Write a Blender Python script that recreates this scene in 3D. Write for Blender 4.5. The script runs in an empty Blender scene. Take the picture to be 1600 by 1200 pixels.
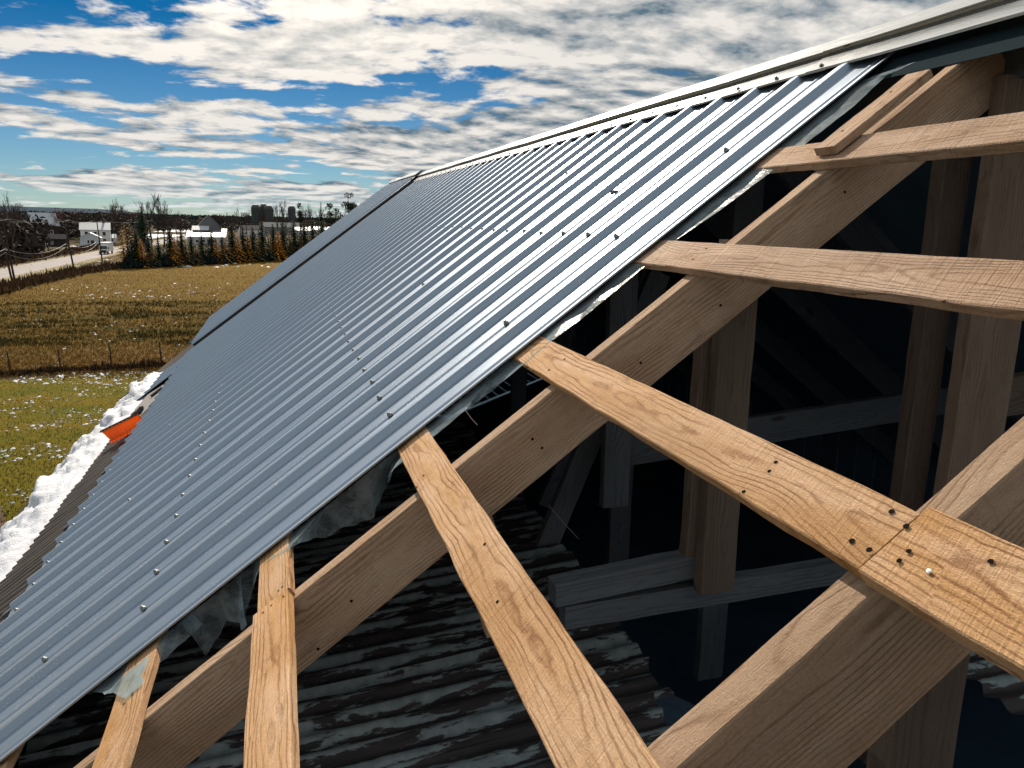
import bpy, math, random
import numpy as np
from mathutils import Vector, Matrix, noise as mnoise

# ------------------------------------------------------------------ camera, sky, sun, exposure
S = 0.85          # metres per layout unit (camera height above the roof plane = 1 unit)
H = 11.0          # camera height above the fields
sc = bpy.context.scene
col = sc.collection
FPX = 1180.0
def nv(v): return v / np.linalg.norm(v)
_A = nv(np.array([437.5 - 800, 600 - 341, FPX]))
_U = -np.array([-100., -5700., FPX]); _U -= _A * (_U @ _A); _U = nv(_U)
_B = np.cross(_U, _A); _B *= np.sign(_B[0])
CM = np.array([_B, _A, _U]).T      # world direction -> camera direction (right, up, forward)
cam = bpy.data.cameras.new('camera'); camo = bpy.data.objects.new('camera', cam); col.objects.link(camo)
cam.sensor_width = 36; cam.lens = 36 * FPX / 1600; cam.clip_start = 0.05; cam.clip_end = 30000
rt, up, fw = Vector(CM[0]), Vector(CM[1]), Vector(CM[2])
camo.matrix_world = Matrix(((rt.x, up.x, -fw.x, 0), (rt.y, up.y, -fw.y, 0), (rt.z, up.z, -fw.z, H), (0, 0, 0, 1)))
sc.camera = camo
SUN_AZ, SUN_EL = math.radians(-1), math.radians(36)
sun = bpy.data.lights.new('sun', 'SUN'); sun.energy = 5.0; sun.angle = math.radians(0.6); sun.color = (1.0, 0.86, 0.70)
suno = bpy.data.objects.new('sun', sun); col.objects.link(suno)
sd = Vector((math.sin(SUN_AZ) * math.cos(SUN_EL), math.cos(SUN_AZ) * math.cos(SUN_EL), math.sin(SUN_EL)))
suno.rotation_euler = sd.to_track_quat('Z', 'Y').to_euler(); suno.location = (0, 0, 60)
sc.view_settings.view_transform = 'Standard'; sc.view_settings.look = 'None'
sc.view_settings.gamma = 1; sc.view_settings.exposure = 0.30; sc.view_settings.use_curve_mapping = False

class NT:
    """small helper to write node trees"""
    def __init__(s, tree): s.t = tree; tree.nodes.clear()
    def n(s, typ, ins=None, **kw):
        nd = s.t.nodes.new(typ)
        for k, v in kw.items(): setattr(nd, k, v)
        for k, v in (ins or {}).items():
            if isinstance(v, bpy.types.NodeSocket): s.t.links.new(v, nd.inputs[k])
            else: nd.inputs[k].default_value = v
        return nd
    def m(s, op, a, b=0.0, c=0.0, clamp=False):
        nd = s.n('ShaderNodeMath', {0: a, 1: b, 2: c}, operation=op); nd.use_clamp = clamp; return nd.outputs[0]
    def vm(s, op, a, b=(0, 0, 0)):
        nd = s.n('ShaderNodeVectorMath', {0: a, 1: b}, operation=op)
        return nd.outputs['Value'] if op in ('LENGTH', 'DOT_PRODUCT') else nd.outputs[0]
    def noise(s, vec, scale, detail=4, rough=.55, dist=0.0, dim='3D'):
        return s.n('ShaderNodeTexNoise', {'Vector': vec, 'Scale': scale, 'Detail': detail, 'Roughness': rough, 'Distortion': dist}, noise_dimensions=dim).outputs[0]
    def vor(s, vec, scale, rand=1.0, feature='F1', out='Distance'):
        return s.n('ShaderNodeTexVoronoi', {'Vector': vec, 'Scale': scale, 'Randomness': rand}, feature=feature).outputs[out]
    def mr(s, v, a, b, c=0.0, d=1.0, smooth=False):
        nd = s.n('ShaderNodeMapRange', {0: v, 1: a, 2: b, 3: c, 4: d}); nd.clamp = True
        if smooth: nd.interpolation_type = 'SMOOTHSTEP'
        return nd.outputs[0]
    def mix(s, f, a, b, mode='MIX'):
        nd = s.n('ShaderNodeMix', data_type='RGBA', blend_type=mode)
        for i, v in ((0, f), (6, a), (7, b)):
            if isinstance(v, bpy.types.NodeSocket): s.t.links.new(v, nd.inputs[i])
            else: nd.inputs[i].default_value = (v if i == 0 else (tuple(v) + (1,) if len(v) == 3 else v))
        return nd.outputs[2]
    def comb(s, x, y, z): return s.n('ShaderNodeCombineXYZ', {0: x, 1: y, 2: z}).outputs[0]
    def sep(s, v): return s.n('ShaderNodeSeparateXYZ', {0: v}).outputs
    def bump(s, h, dist, strength=1.0, nrm=None):
        i = {'Height': h, 'Distance': dist, 'Strength': strength}
        if nrm is not None: i['Normal'] = nrm
        return s.n('ShaderNodeBump', i).outputs[0]

def build_world():
    w = bpy.data.worlds.new('World'); sc.world = w; w.use_nodes = True
    N = NT(w.node_tree)
    g = N.n('ShaderNodeTexCoord').outputs['Generated']
    x, y, z = N.sep(g)
    zc = N.m('MAXIMUM', z, 0.0)
    sky = N.n('ShaderNodeTexSky', sky_type='NISHITA', sun_disc=False, sun_elevation=SUN_EL, sun_rotation=SUN_AZ, air_density=1.0, dust_density=0.15, ozone_density=3.0)
    # deeper, slightly teal blue as in the picture
    blue = N.mix(1.0, sky.outputs[0], N.mix(N.mr(zc, 0.0, 0.22), (0.36, 0.50, 0.64), (0.015, 0.23, 0.40)), 'MULTIPLY')
    bg1 = N.n('ShaderNodeBackground', {'Color': blue, 'Strength': 0.085})
    # cloud layer seen in perspective
    den = N.m('ADD', zc, 0.13)
    u = N.m('DIVIDE', x, den); v = N.m('DIVIDE', y, den)
    p = N.comb(u, v, 3.7)
    warp = N.noise(p, 0.6, 3, .5)
    p2 = N.vm('ADD', p, N.comb(N.m('MULTIPLY', warp, .7), N.m('MULTIPLY', warp, .5), 0.0))
    big = N.noise(N.vm('MULTIPLY', p2, (0.6, 1.0, 1)), 1.0, 3, .5)
    mid = N.noise(N.vm('MULTIPLY', p2, (0.85, 0.95, 1)), 3.4, 9, .58)
    az = N.m('ARCTAN2', x, y)
    cover = N.m('ADD', N.m('ADD', N.mr(az, -0.25, 0.40, -0.024, 0.125), N.mr(az, -.9, -.35, .09, 0.0)), N.mr(zc, 0.04, 0.30, -0.01, 0.05))
    d = N.m('ADD', N.m('ADD', N.m('MULTIPLY', big, .50), N.m('MULTIPLY', mid, .62)), cover)
    low = N.mr(zc, 0.02, 0.12, 0.045, 0.0)
    d = N.m('ADD', d, low)
    mask = N.mr(d, 0.545, 0.615, 0, 1, True)
    # thickness shading: bright rims, grey-blue bellies
    off = N.vm('ADD', p2, (0.05, 0.13, 0.0))
    mid2 = N.noise(N.vm('MULTIPLY', off, (0.85, 0.95, 1)), 3.4, 7, .58)
    rel = N.m('SUBTRACT', mid, mid2)
    fine = N.noise(p2, 11.0, 5, .6)
    lum = N.m('ADD', N.m('ADD', N.m('MULTIPLY', rel, 2.9), N.m('MULTIPLY', N.m('SUBTRACT', fine, .5), .8)), .64)
    thick = N.mr(d, .72, .95, 0, .22)
    lum = N.m('SUBTRACT', lum, thick)
    glow = N.vm('DOT_PRODUCT', g, tuple(sd))
    lum = N.m('ADD', lum, N.mr(glow, .80, 1.0, 0, .25))
    ccol = N.mix(N.mr(lum, .2, 1.0), (0.09, 0.15, 0.20), (0.70, 0.665, 0.62))
    ccol = N.mix(N.mr(glow, .86, 1.0, 0, .7, True), ccol, (1.5, 1.35, 1.15))
    hor = N.mr(zc, 0.0, 0.045, .62, 0)
    ccol = N.mix(hor, ccol, (0.50, 0.60, 0.62))
    bg2 = N.n('ShaderNodeBackground', {'Color': ccol, 'Strength': 1.0})
    ms = N.n('ShaderNodeMixShader', {0: mask, 1: bg1.outputs[0], 2: bg2.outputs[0]})
    N.n('ShaderNodeOutputWorld', {0: ms.outputs[0]})
build_world()

# ------------------------------------------------------------------ layout helpers
def W(a, r, h=0.0):
    """point on / above the roof plane: a along the barn, r up the slope, h off the plane (layout units) -> metres"""
    return Vector(((.8 * r + .6 - .6 * h) * S, a * S, (.6 * r - .8 + .8 * h) * S + H))
def X(x, y, z): return Vector((x * S, y * S, z * S + H))
def ray(px, py):
    v = CM.T @ nv(np.array([px - 800, 600 - py, FPX])); return v
def onr(px, py, h=0.0):
    v = ray(px, py); n = np.array([-.6, 0, .8]); t = (h - 1) / (v @ n); w = v * t - np.array([.6 - .6 * h, 0, -.8 + .8 * h])
    return float((v * t)[1]), float(w @ np.array([.8, 0, .6]))
def gp(px, py, z=0.0):
    v = ray(px, py); t = (z - H) / v[2]; return Vector((float(v[0] * t), float(v[1] * t), z))
def gy(px, y, z=0.0):
    """ground x for picture column px at distance y"""
    v = ray(px, 345); return Vector((float(v[0] / v[1] * y), y, z))
AX_A = Vector((0, 1, 0)); AX_R = Vector((.8, 0, .6)); AX_N = Vector((-.6, 0, .8)); AX_X = Vector((1, 0, 0)); AX_Z = Vector((0, 0, 1))

def tag(o, label=None, cat=None, group=None, kind=None):
    if label: o['label'] = label
    if cat: o['category'] = cat
    if group: o['group'] = group
    if kind: o['kind'] = kind
    return o
def mesh(name, vs, fs, mat=None, smooth=False):
    me = bpy.data.meshes.new(name); me.from_pydata([tuple(v) for v in vs], [], fs); me.update()
    if mat: me.materials.append(mat)
    if smooth: me.shade_smooth()
    return me
WM = {}
def link(name, me, parent=None, M=None):
    o = bpy.data.objects.new(name, me); col.objects.link(o); WM[o.name] = M.copy() if M is not None else Matrix.Identity(4)
    if parent:
        o.parent = parent
        o.matrix_local = (parent.matrix_world.inverted() @ M) if M is not None else parent.matrix_world.inverted()
    elif M is not None: o.matrix_world = M
    return o
def empty(name, loc, rz=0.0):
    o = bpy.data.objects.new(name, None); col.objects.link(o); o.empty_display_size = .3
    o.matrix_world = Matrix.Translation(loc) @ Matrix.Rotation(rz, 4, 'Z'); return o
def frame(o, ex, ey, ez):
    return Matrix(((ex.x, ey.x, ez.x, o.x), (ex.y, ey.y, ez.y, o.y), (ex.z, ey.z, ez.z, o.z), (0, 0, 0, 1)))
class MB:
    def __init__(s): s.v = []; s.f = []
    def box(s, x0, x1, y0, y1, z0, z1):
        b = len(s.v); s.v += [(x, y, z) for x in (x0, x1) for y in (y0, y1) for z in (z0, z1)]
        s.f += [tuple(b + i for i in q) for q in ((0, 1, 3, 2), (4, 6, 7, 5), (0, 4, 5, 1), (2, 3, 7, 6), (0, 2, 6, 4), (1, 5, 7, 3))]; return s
    def tube(s, pts, rad, n=6, cap=True):
        pts = [Vector(p) for p in pts]; b = len(s.v)
        for i, p in enumerate(pts):
            d = (pts[min(i + 1, len(pts) - 1)] - pts[max(i - 1, 0)]).normalized()
            a = d.orthogonal().normalized(); c = d.cross(a); r = rad[i] if isinstance(rad, (list, tuple)) else rad
            for k in range(n):
                t = 2 * math.pi * k / n; s.v.append(tuple(p + (a * math.cos(t) + c * math.sin(t)) * r))
        for i in range(len(pts) - 1):
            for k in range(n):
                k2 = (k + 1) % n; s.f.append((b + i * n + k, b + i * n + k2, b + (i + 1) * n + k2, b + (i + 1) * n + k))
        if cap:
            s.f.append(tuple(b + k for k in range(n))[::-1]); e = b + (len(pts) - 1) * n; s.f.append(tuple(e + k for k in range(n)))
        return s
    def quad(s, a, b, c, d):
        i = len(s.v); s.v += [tuple(a), tuple(b), tuple(c), tuple(d)]; s.f.append((i, i + 1, i + 2, i + 3)); return s
    def tri(s, a, b, c):
        i = len(s.v); s.v += [tuple(a), tuple(b), tuple(c)]; s.f.append((i, i + 1, i + 2)); return s
    def lathe(s, prof, n=16, cx=0, cy=0):
        b = len(s.v)
        for r, z in prof:
            for k in range(n):
                t = 2 * math.pi * k / n; s.v.append((cx + r * math.cos(t), cy + r * math.sin(t), z))
        for i in range(len(prof) - 1):
            for k in range(n):
                k2 = (k + 1) % n; s.f.append((b + i * n + k, b + i * n + k2, b + (i + 1) * n + k2, b + (i + 1) * n + k))
        return s
    def me(s, name, mat=None, smooth=False): return mesh(name, s.v, s.f, mat, smooth)
    def build(s, name, mat=None, parent=None, M=None, smooth=False): return link(name, s.me(name, mat, smooth), parent, M)

# ------------------------------------------------------------------ materials
def newmat(name):
    m = bpy.data.materials.new(name); m.use_nodes = True; return m, NT(m.node_tree)
def fin(N, ins, disp=None):
    b = N.n('ShaderNodeBsdfPrincipled', ins)
    N.n('ShaderNodeOutputMaterial', {0: b.outputs[0]}); return b
def rgb(c): return (c[0], c[1], c[2], 1)
def plain(name, c, rough=.7, metal=0.0, var=.25, scale=3.0, bumpd=0.0):
    m, N = newmat(name); co = N.n('ShaderNodeTexCoord').outputs['Object']
    nz = N.noise(co, scale, 5, .6)
    cc = N.mix(nz, tuple(v * (1 - var) for v in c), tuple(min(1, v * (1 + var)) for v in c))
    ins = {'Base Color': cc, 'Roughness': rough, 'Metallic': metal, 'Specular IOR Level': .04 if rough > .75 else .5}
    if bumpd: ins['Normal'] = N.bump(N.noise(co, scale * 4, 4, .6), bumpd)
    fin(N, ins); return m

def wood(name, light, dark, knotc, saw=1.0, ring=0.009, gold=None, grey=0.0, rough=.72, relief=1.0):
    """rough-sawn softwood: growth rings cut out of a log along local x, knots, saw marks, stains, raised grain"""
    m, N = newmat(name)
    tc = N.n('ShaderNodeTexCoord').outputs['Object']
    rnd = N.n('ShaderNodeObjectInfo').outputs['Random']
    co = N.vm('ADD', tc, N.comb(N.m('MULTIPLY', rnd, 37.0), 0.0, 0.0))
    x, y, z = N.sep(co)
    offy = N.m('MULTIPLY', N.m('SUBTRACT', rnd, .5), .05)
    # knots
    kv = N.vm('MULTIPLY', co, (2.6, 8.0, 6.0))
    kd = N.vor(kv, 1.0)
    kpick = N.mr(N.sep(N.vor(kv, 1.0, out='Color'))[0], .74, .76)
    knear = N.m('MULTIPLY', N.mr(kd, 0.0, .75, 1, 0, True), kpick)
    # distance from the pith
    lown = N.noise(N.vm('MULTIPLY', co, (1.5, 4, 4)), 1.0, 2, .5)
    zz = N.m('ADD', N.m('ADD', z, .035), N.m('MULTIPLY', N.m('SUBTRACT', lown, .5), .09))
    yy = N.m('ADD', y, offy)
    rr = N.m('SQRT', N.m('ADD', N.m('MULTIPLY', yy, yy), N.m('MULTIPLY', zz, zz)))
    wob = N.noise(N.vm('MULTIPLY', co, (7, 22, 22)), 1.0, 4, .55)
    rr = N.m('ADD', rr, N.m('MULTIPLY', wob, .011))
    rr = N.m('ADD', rr, N.m('MULTIPLY', N.noise(N.vm('MULTIPLY', co, (26, 60, 60)), 1.0, 3, .6), .0045))
    rr = N.m('ADD', rr, N.m('MULTIPLY', knear, .034))
    s = N.m('SINE', N.m('MULTIPLY', rr, 2 * math.pi / ring))
    late = N.m('MULTIPLY', N.m('POWER', N.mr(s, -1, 1), 5.0), N.mr(N.noise(N.vm('MULTIPLY', co, (3, 14, 14)), 1.0, 3, .6), .36, .62, .15, 1.0))
    fib = N.noise(N.vm('MULTIPLY', co, (14, 420, 420)), 1.0, 3, .6)
    # band-saw marks across the face
    sx = N.m('ADD', x, N.m('MULTIPLY', y, .28))
    sawn = N.noise(N.comb(N.m('MULTIPLY', sx, 210.0), N.m('MULTIPLY', y, 3.0), rnd), 1.0, 2, .7)
    sawl = N.noise(N.comb(N.m('MULTIPLY', sx, 34.0), N.m('MULTIPLY', y, 2.0), rnd), 1.0, 3, .8)
    sawm = N.mr(N.noise(co, 3.2, 2, .5), .42, .62)
    stain = N.noise(N.vm('MULTIPLY', co, (2.2, 9, 9)), 1.0, 5, .6)
    base = N.mix(N.mr(stain, .38, .64), light, gold or tuple(c * .82 for c in light))
    base = N.mix(N.mr(N.noise(N.vm('MULTIPLY', co, (1.1, 5, 5)), 1.0, 3, .6), .48, .68, 0, .55), base, tuple(c * .62 + .02 for c in light))
    base = N.mix(N.m('MULTIPLY', late, .90), base, dark)
    base = N.mix(N.mr(fib, .35, .75, 0, .45), base, dark)
    sawd = N.m('MULTIPLY', N.mr(sawl, .56, .66), N.m('MULTIPLY', sawm, .3 * saw))
    base = N.mix(sawd, base, tuple(c * .55 for c in dark))
    dirt = N.mr(N.noise(N.vm('MULTIPLY', co, (5, 16, 16)), 1.0, 6, .72), .56, .70, 0, .6)
    base = N.mix(dirt, base, (dark[0] * .7, dark[1] * .8, dark[2]))
    core = N.m('MULTIPLY', N.mr(kd, .10, .19, 1, 0, True), kpick)
    base = N.mix(N.m('MULTIPLY', core, .85), base, knotc)
    if grey: base = N.mix(grey, base, (.30, .29, .28))
    tone = N.mr(rnd, 0, 1, .86, 1.12)
    base = N.mix(1.0, base, N.comb(tone, tone, tone), 'MULTIPLY')
    fz = N.noise(N.vm('MULTIPLY', co, (150, 420, 420)), 1.0, 4, .8)
    base = N.mix(N.mr(fz, .50, .72, 0, .5), base, tuple(c * .9 for c in dark)); base = N.mix(N.mr(fz, .30, .46, .35, 0), base, tuple(min(1, c * 1.25) for c in light))
    h = N.m('ADD', N.m('MULTIPLY', late, -.7), N.m('MULTIPLY', sawn, .75 * saw))
    h = N.m('ADD', h, N.m('MULTIPLY', sawl, 1.3 * saw)); h = N.m('ADD', h, N.m('MULTIPLY', fib, .5))
    h = N.m('SUBTRACT', h, N.m('MULTIPLY', core, .8)); h = N.m('ADD', h, N.m('MULTIPLY', fz, 1.5))
    fin(N, {'Base Color': base, 'Roughness': rough, 'Normal': N.bump(h, .0028 * relief), 'Specular IOR Level': .12}); return m

WOOD_P = wood('pine_purlin', (.84, .585, .375), (.28, .125, .048), (.24, .10, .035), 1.0, .010, gold=(.66, .37, .14), relief=1.25)
WOOD_P2 = wood('pine_purlin_rosy', (.74, .56, .43), (.28, .165, .10), (.20, .11, .06), 1.6, .008, gold=(.54, .35, .21), relief=1.5)
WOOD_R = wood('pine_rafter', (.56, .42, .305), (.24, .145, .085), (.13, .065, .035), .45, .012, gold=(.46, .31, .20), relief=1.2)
WOOD_O = wood('old_timber', (.15, .18, .21), (.07, .085, .10), (.06, .04, .03), .4, .012, gold=(.13, .15, .17), rough=.85)  # bluish tint of the interior shade put into the timber colour
WOOD_B = wood('barn_board', (.13, .22, .33), (.08, .14, .21), (.01, .02, .03), .4, .014, rough=.9)  # blue raised in the base colour to stand for the barn's blue gloom
DARKFLOOR = plain('loft_floor_dark', (.05, .10, .16), .95, 0, .5, 2)  # blue of the shaded loft painted into the floor colour

def metal_new():
    m, N = newmat('grey_steel_sheet')
    tc = N.n('ShaderNodeTexCoord').outputs['Object']; rnd = N.n('ShaderNodeObjectInfo').outputs['Random']
    fine = N.noise(tc, 420, 2, .6)
    streak = N.noise(N.vm('MULTIPLY', tc, (1.2, 16, 16)), 1.0, 5, .6)
    v = N.vor(tc, 70); v2 = N.vor(N.vm('ADD', tc, (3.3, 1.7, 0)), 30)
    patch = N.mr(N.noise(N.vm('MULTIPLY', tc, (1.0, 3, 3)), 1.4, 4, .6), .46, .62)
    dots = N.m('MULTIPLY', N.mr(v, .10, .17, 1, 0), patch)
    dots = N.m('MAXIMUM', dots, N.m('MULTIPLY', N.mr(v2, .07, .10, 1, 0), patch))
    c = N.mix(N.mr(streak, .3, .7), (.235, .32, .425), (.30, .39, .495))
    c = N.mix(N.mr(fine, .35, .7, 0, .35), c, (.44, .49, .54))
    c = N.mix(N.mr(rnd, 0, 1, 0, .12), c, (.25, .31, .39))
    c = N.mix(N.m('MULTIPLY', dots, .75), c, (.80, .83, .86))
    ro = N.mr(N.m('ADD', N.m('MULTIPLY', fine, .5), N.m('MULTIPLY', streak, .5)), .3, .7, .35, .45)
    ro = N.m('ADD', ro, N.m('MULTIPLY', dots, .4))
    met = N.m('SUBTRACT', .72, N.m('MULTIPLY', dots, .6))
    big = N.noise(N.vm('MULTIPLY', tc, (1.6, 3.0, 1)), 1.0, 2, .5)
    nb = N.bump(big, .003, .7); nb = N.bump(N.m('ADD', N.m('MULTIPLY', fine, .3), dots), .0006, .6, nb)
    fin(N, {'Base Color': c, 'Roughness': ro, 'Metallic': met, 'Normal': nb, 'IOR': 1.7}); return m
METAL = metal_new()
def metal_cap():
    m, N = newmat('ridge_flashing_steel')
    tc = N.n('ShaderNodeTexCoord').outputs['Object']
    w = N.noise(N.vm('MULTIPLY', tc, (6, 1.6, 6)), 1.0, 5, .62); fine = N.noise(tc, 260, 2, .6)
    scuff = N.mr(N.noise(N.vm('MULTIPLY', tc, (22, 4, 22)), 1.0, 6, .7), .52, .70)
    c = N.mix(N.mr(w, .3, .7), (.40, .435, .46), (.50, .53, .55)); c = N.mix(N.m('MULTIPLY', scuff, .14), c, (.30, .33, .36))
    nb = N.bump(w, .005, .8)
    fin(N, {'Base Color': c, 'Roughness': N.mr(scuff, 0, 1, .26, .36), 'Metallic': .8, 'Normal': nb}); return m
CAP = metal_cap()
def corr_old():
    m, N = newmat('peeling_corrugated_steel')
    tc = N.n('ShaderNodeTexCoord').outputs['Object']; rnd = N.n('ShaderNodeObjectInfo').outputs['Random']
    co = N.vm('ADD', tc, N.comb(N.m('MULTIPLY', rnd, 9), N.m('MULTIPLY', rnd, 5), 0))
    x, y, z = N.sep(tc)
    a = N.noise(N.vm('MULTIPLY', co, (2.2, 11, 0)), 1.0, 7, .66, .4)
    b = N.noise(N.vm('MULTIPLY', co, (9, 26, 0)), 1.0, 4, .7)
    fl = N.m('ADD', a, N.m('ADD', N.m('MULTIPLY', N.m('SUBTRACT', b, .5), .30), N.m('MULTIPLY', z, 4.0)))
    flake = N.mr(fl, .50, .53)
    g = N.noise(co, 18, 5, .6)
    pc = N.mix(N.mr(g, .3, .7), (.12, .165, .185), (.23, .29, .31))
    dk = N.mix(N.mr(N.noise(N.vm('MULTIPLY', co, (4, 30, 0)), 1.0, 5, .7), .4, .7), (.012, .013, .017), (.045, .035, .035))
    c = N.mix(flake, dk, pc)
    h = N.m('ADD', N.m('MULTIPLY', flake, 1.0), N.m('MULTIPLY', b, .8))
    fin(N, {'Base Color': c, 'Roughness': N.mr(flake, 0, 1, .62, .55), 'Metallic': .1, 'Normal': N.bump(h, .0025)}); return m
OLDM = corr_old()
def eave_old():
    m, N = newmat('brown_weathered_corrugated')
    tc = N.n('ShaderNodeTexCoord').outputs['Object']
    a = N.noise(N.vm('MULTIPLY', tc, (3, 30, 0)), 1.0, 5, .65)
    c = N.mix(N.mr(a, .35, .68), (.018, .015, .014), (.10, .085, .07))
    fin(N, {'Base Color': c, 'Roughness': .7, 'Normal': N.bump(a, .004)}); return m
EAVEM = eave_old()
SCREW = plain('zinc_screw', (.20, .22, .23), .5, .5, .3, 200)
SCREWD = plain('dark_screw', (.10, .105, .11), .5, .6, .3, 200)
NAIL = plain('iron_and_hole_black', (.010, .007, .006), .9, 0, .4, 200)  # near black, so nail discs take on the shade of holes
BRIGHTNAIL = plain('bright_nail', (.7, .7, .7), .3, .9, .2, 200)
FLASH = plain('grey_flashing', (.26, .25, .23), .6, .2, .2, 5)
RUBBER = plain('black_rubber', (.015, .015, .016), .6)
def snowm(name, c=(.56, .61, .69), rough=.6):
    m, N = newmat(name); tc = N.n('ShaderNodeTexCoord').outputs['Object']
    a = N.noise(tc, 9, 8, .65); b = N.noise(tc, 60, 4, .7)
    cc = N.mix(N.mr(a, .3, .7), tuple(v * .90 for v in c), c); cc = N.mix(N.mr(N.noise(tc, 5, 7, .75), .60, .72, 0, .55), cc, (.30, .29, .28))
    fin(N, {'Base Color': cc, 'Roughness': rough, 'Normal': N.bump(N.m('ADD', a, N.m('MULTIPLY', b, .25)), .035, .8), 'Subsurface Weight': .12, 'Subsurface Radius': (.03, .04, .06), 'Subsurface Scale': .4}); return m
SNOW = snowm('snow_wet')
def filmm():
    m, N = newmat('clear_poly_film'); tc = N.n('ShaderNodeTexCoord').outputs['Object']
    w = N.noise(tc, 11, 6, .65)
    nb = N.bump(w, .006, 1.0)
    gl = N.n('ShaderNodeBsdfPrincipled', {'Base Color': rgb((.50, .64, .72)), 'Roughness': .22, 'Normal': nb, 'Transmission Weight': 0.0})
    tl = N.n('ShaderNodeBsdfTranslucent', {'Color': rgb((.50, .68, .78)), 'Normal': nb})
    tr = N.n('ShaderNodeBsdfTransparent', {'Color': rgb((.72, .86, .94))})
    a = N.n('ShaderNodeMixShader', {0: .45, 1: gl.outputs[0], 2: tl.outputs[0]})
    lw = N.n('ShaderNodeLayerWeight', {'Blend': .35, 'Normal': nb})
    f = N.m('ADD', N.m('MULTIPLY', lw.outputs['Facing'], .55), N.mr(w, .42, .62, .10, .42))
    b = N.n('ShaderNodeMixShader', {0: f, 1: tr.outputs[0], 2: a.outputs[0]})
    N.n('ShaderNodeOutputMaterial', {0: b.outputs[0]}); return m
FILM = filmm()

# ------------------------------------------------------------------ ground, road, fields (setting)
def ground_mat():
    m, N = newmat('late_autumn_ground'); co = N.n('ShaderNodeTexCoord').outputs['Object']
    a = N.noise(N.vm('MULTIPLY', co, (1, .6, 1)), .012, 6, .6); b = N.noise(co, .4, 6, .65)
    c = N.mix(N.mr(a, .35, .65), (.055, .040, .022), (.075, .070, .030))
    c = N.mix(N.mr(b, .4, .7, 0, .6), c, (.10, .068, .035))
    fin(N, {'Base Color': c, 'Roughness': .95, 'Specular IOR Level': .05, 'Normal': N.bump(b, .3)}); return m
def field_mat():
    m, N = newmat('stubble_field_grass'); co = N.n('ShaderNodeTexCoord').outputs['Object']
    x, y, z = N.sep(co)
    row = N.noise(N.vm('MULTIPLY', co, (.05, .20, 1)), 1.0, 6, .65, .6)
    a = N.noise(co, .5, 7, .68); f = N.noise(co, 6, 6, .75); sp = N.vor(co, 2.3)
    c = N.mix(N.mr(row, .38, .62), (.19, .115, .020), (.29, .185, .032))
    gb = N.m('MULTIPLY', N.mr(y, 80, 122, 1, 0.25), N.mr(y, 62, 76, .25, 1))
    g = N.m('MULTIPLY', N.mr(N.m('ADD', N.m('MULTIPLY', row, .55), N.m('MULTIPLY', a, .45)), .45, .57), gb)
    c = N.mix(g, c, (.085, .085, .022))
    c = N.mix(N.mr(f, .50, .80, 0, .8), c, (.030, .024, .010))
    c = N.mix(N.mr(N.noise(co, 2.2, 6, .7), .54, .70, 0, .75), c, (.34, .24, .10))
    c = N.mix(N.mr(y, 60, 75, .55, 0), c, (.20, .105, .052))
    fin(N, {'Base Color': c, 'Roughness': .95, 'Specular IOR Level': .05, 'Normal': N.bump(N.m('ADD', a, f), .5)}); return m
def lawn_mat():
    m, N = newmat('mown_yellow_green_grass'); co = N.n('ShaderNodeTexCoord').outputs['Object']
    a = N.noise(N.vm('MULTIPLY', co, (.5, 1, 1)), .35, 6, .6); f = N.noise(co, 8, 6, .75)
    c = N.mix(N.mr(a, .35, .65), (.115, .115, .008), (.19, .13, .010))
    c = N.mix(N.mr(N.noise(co, 1.6, 5, .6), .48, .70, 0, .6), c, (.070, .085, .010))
    c = N.mix(N.mr(f, .5, .8, 0, .6), c, (.022, .022, .006))
    fin(N, {'Base Color': c, 'Roughness': .95, 'Specular IOR Level': .05, 'Normal': N.bump(N.m('ADD', a, f), .12)}); return m
def road_mat():
    m, N = newmat('pale_worn_asphalt'); co = N.n('ShaderNodeTexCoord').outputs['Object']
    a = N.noise(N.vm('MULTIPLY', co, (1, .1, 1)), .9, 5, .6); f = N.noise(co, 20, 3, .6)
    c = N.mix(N.mr(a, .3, .7), (.19, .18, .185), (.27, .255, .26)); c = N.mix(N.mr(f, .4, .7, 0, .2), c, (.12, .12, .12))
    fin(N, {'Base Color': c, 'Roughness': .85}); return m
def sheet(name, poly, z, mat, kind='structure'):
    o = link(name, mesh(name, [(p[0], p[1], z) for p in poly], [tuple(range(len(poly)))], mat)); tag(o, kind=kind); return o
def crooked(pts, amp, step, seed):
    out = []; n = len(pts)
    for i in range(n):
        a = Vector(pts[i] + (0,)) if len(pts[i]) == 2 else Vector(pts[i]); b = Vector(pts[(i + 1) % n] + (0,))
        k = max(1, int((b - a).length / step)); d = (b - a).normalized(); nn = Vector((-d.y, d.x, 0))
        for j in range(k):
            p = a.lerp(b, j / k); w = mnoise.noise(Vector((p.x * .13 + seed, p.y * .13, 0))) * amp * (0 if j == 0 else 1); out.append((p.x + nn.x * w, p.y + nn.y * w))
    return out
sheet('ground', [(-9000, -3000), (9000, -3000), (9000, 13000), (-9000, 13000)], -.02, ground_mat())
GOLD = field_mat()
sheet('field', crooked([(-38.5, 59.5), (60, 63), (60, 250), (8, 222), (-33, 176), (-38.5, 176)], .8, 4, 3), 0.0, GOLD)
sheet('lawn', crooked([(-60, -60), (60, -60), (60, 61.5), (-60, 55.5)], .6, 4, 7), .004, lawn_mat())
sheet('road', [(-54.2, -300), (-46.0, -300), (-46.0, 900), (-54.2, 900)], .012, road_mat())
sheet('shoulder', [(-46.0, -300), (-44.6, -300), (-44.6, 900), (-46.0, 900)], .006, plain('gravel_shoulder', (.27, .22, .13), .95, 0, .5, 1.5, .02))
sheet('shoulder', [(-55.6, -300), (-54.2, -300), (-54.2, 900), (-55.6, 900)], .006, bpy.data.materials['gravel_shoulder'])
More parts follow.
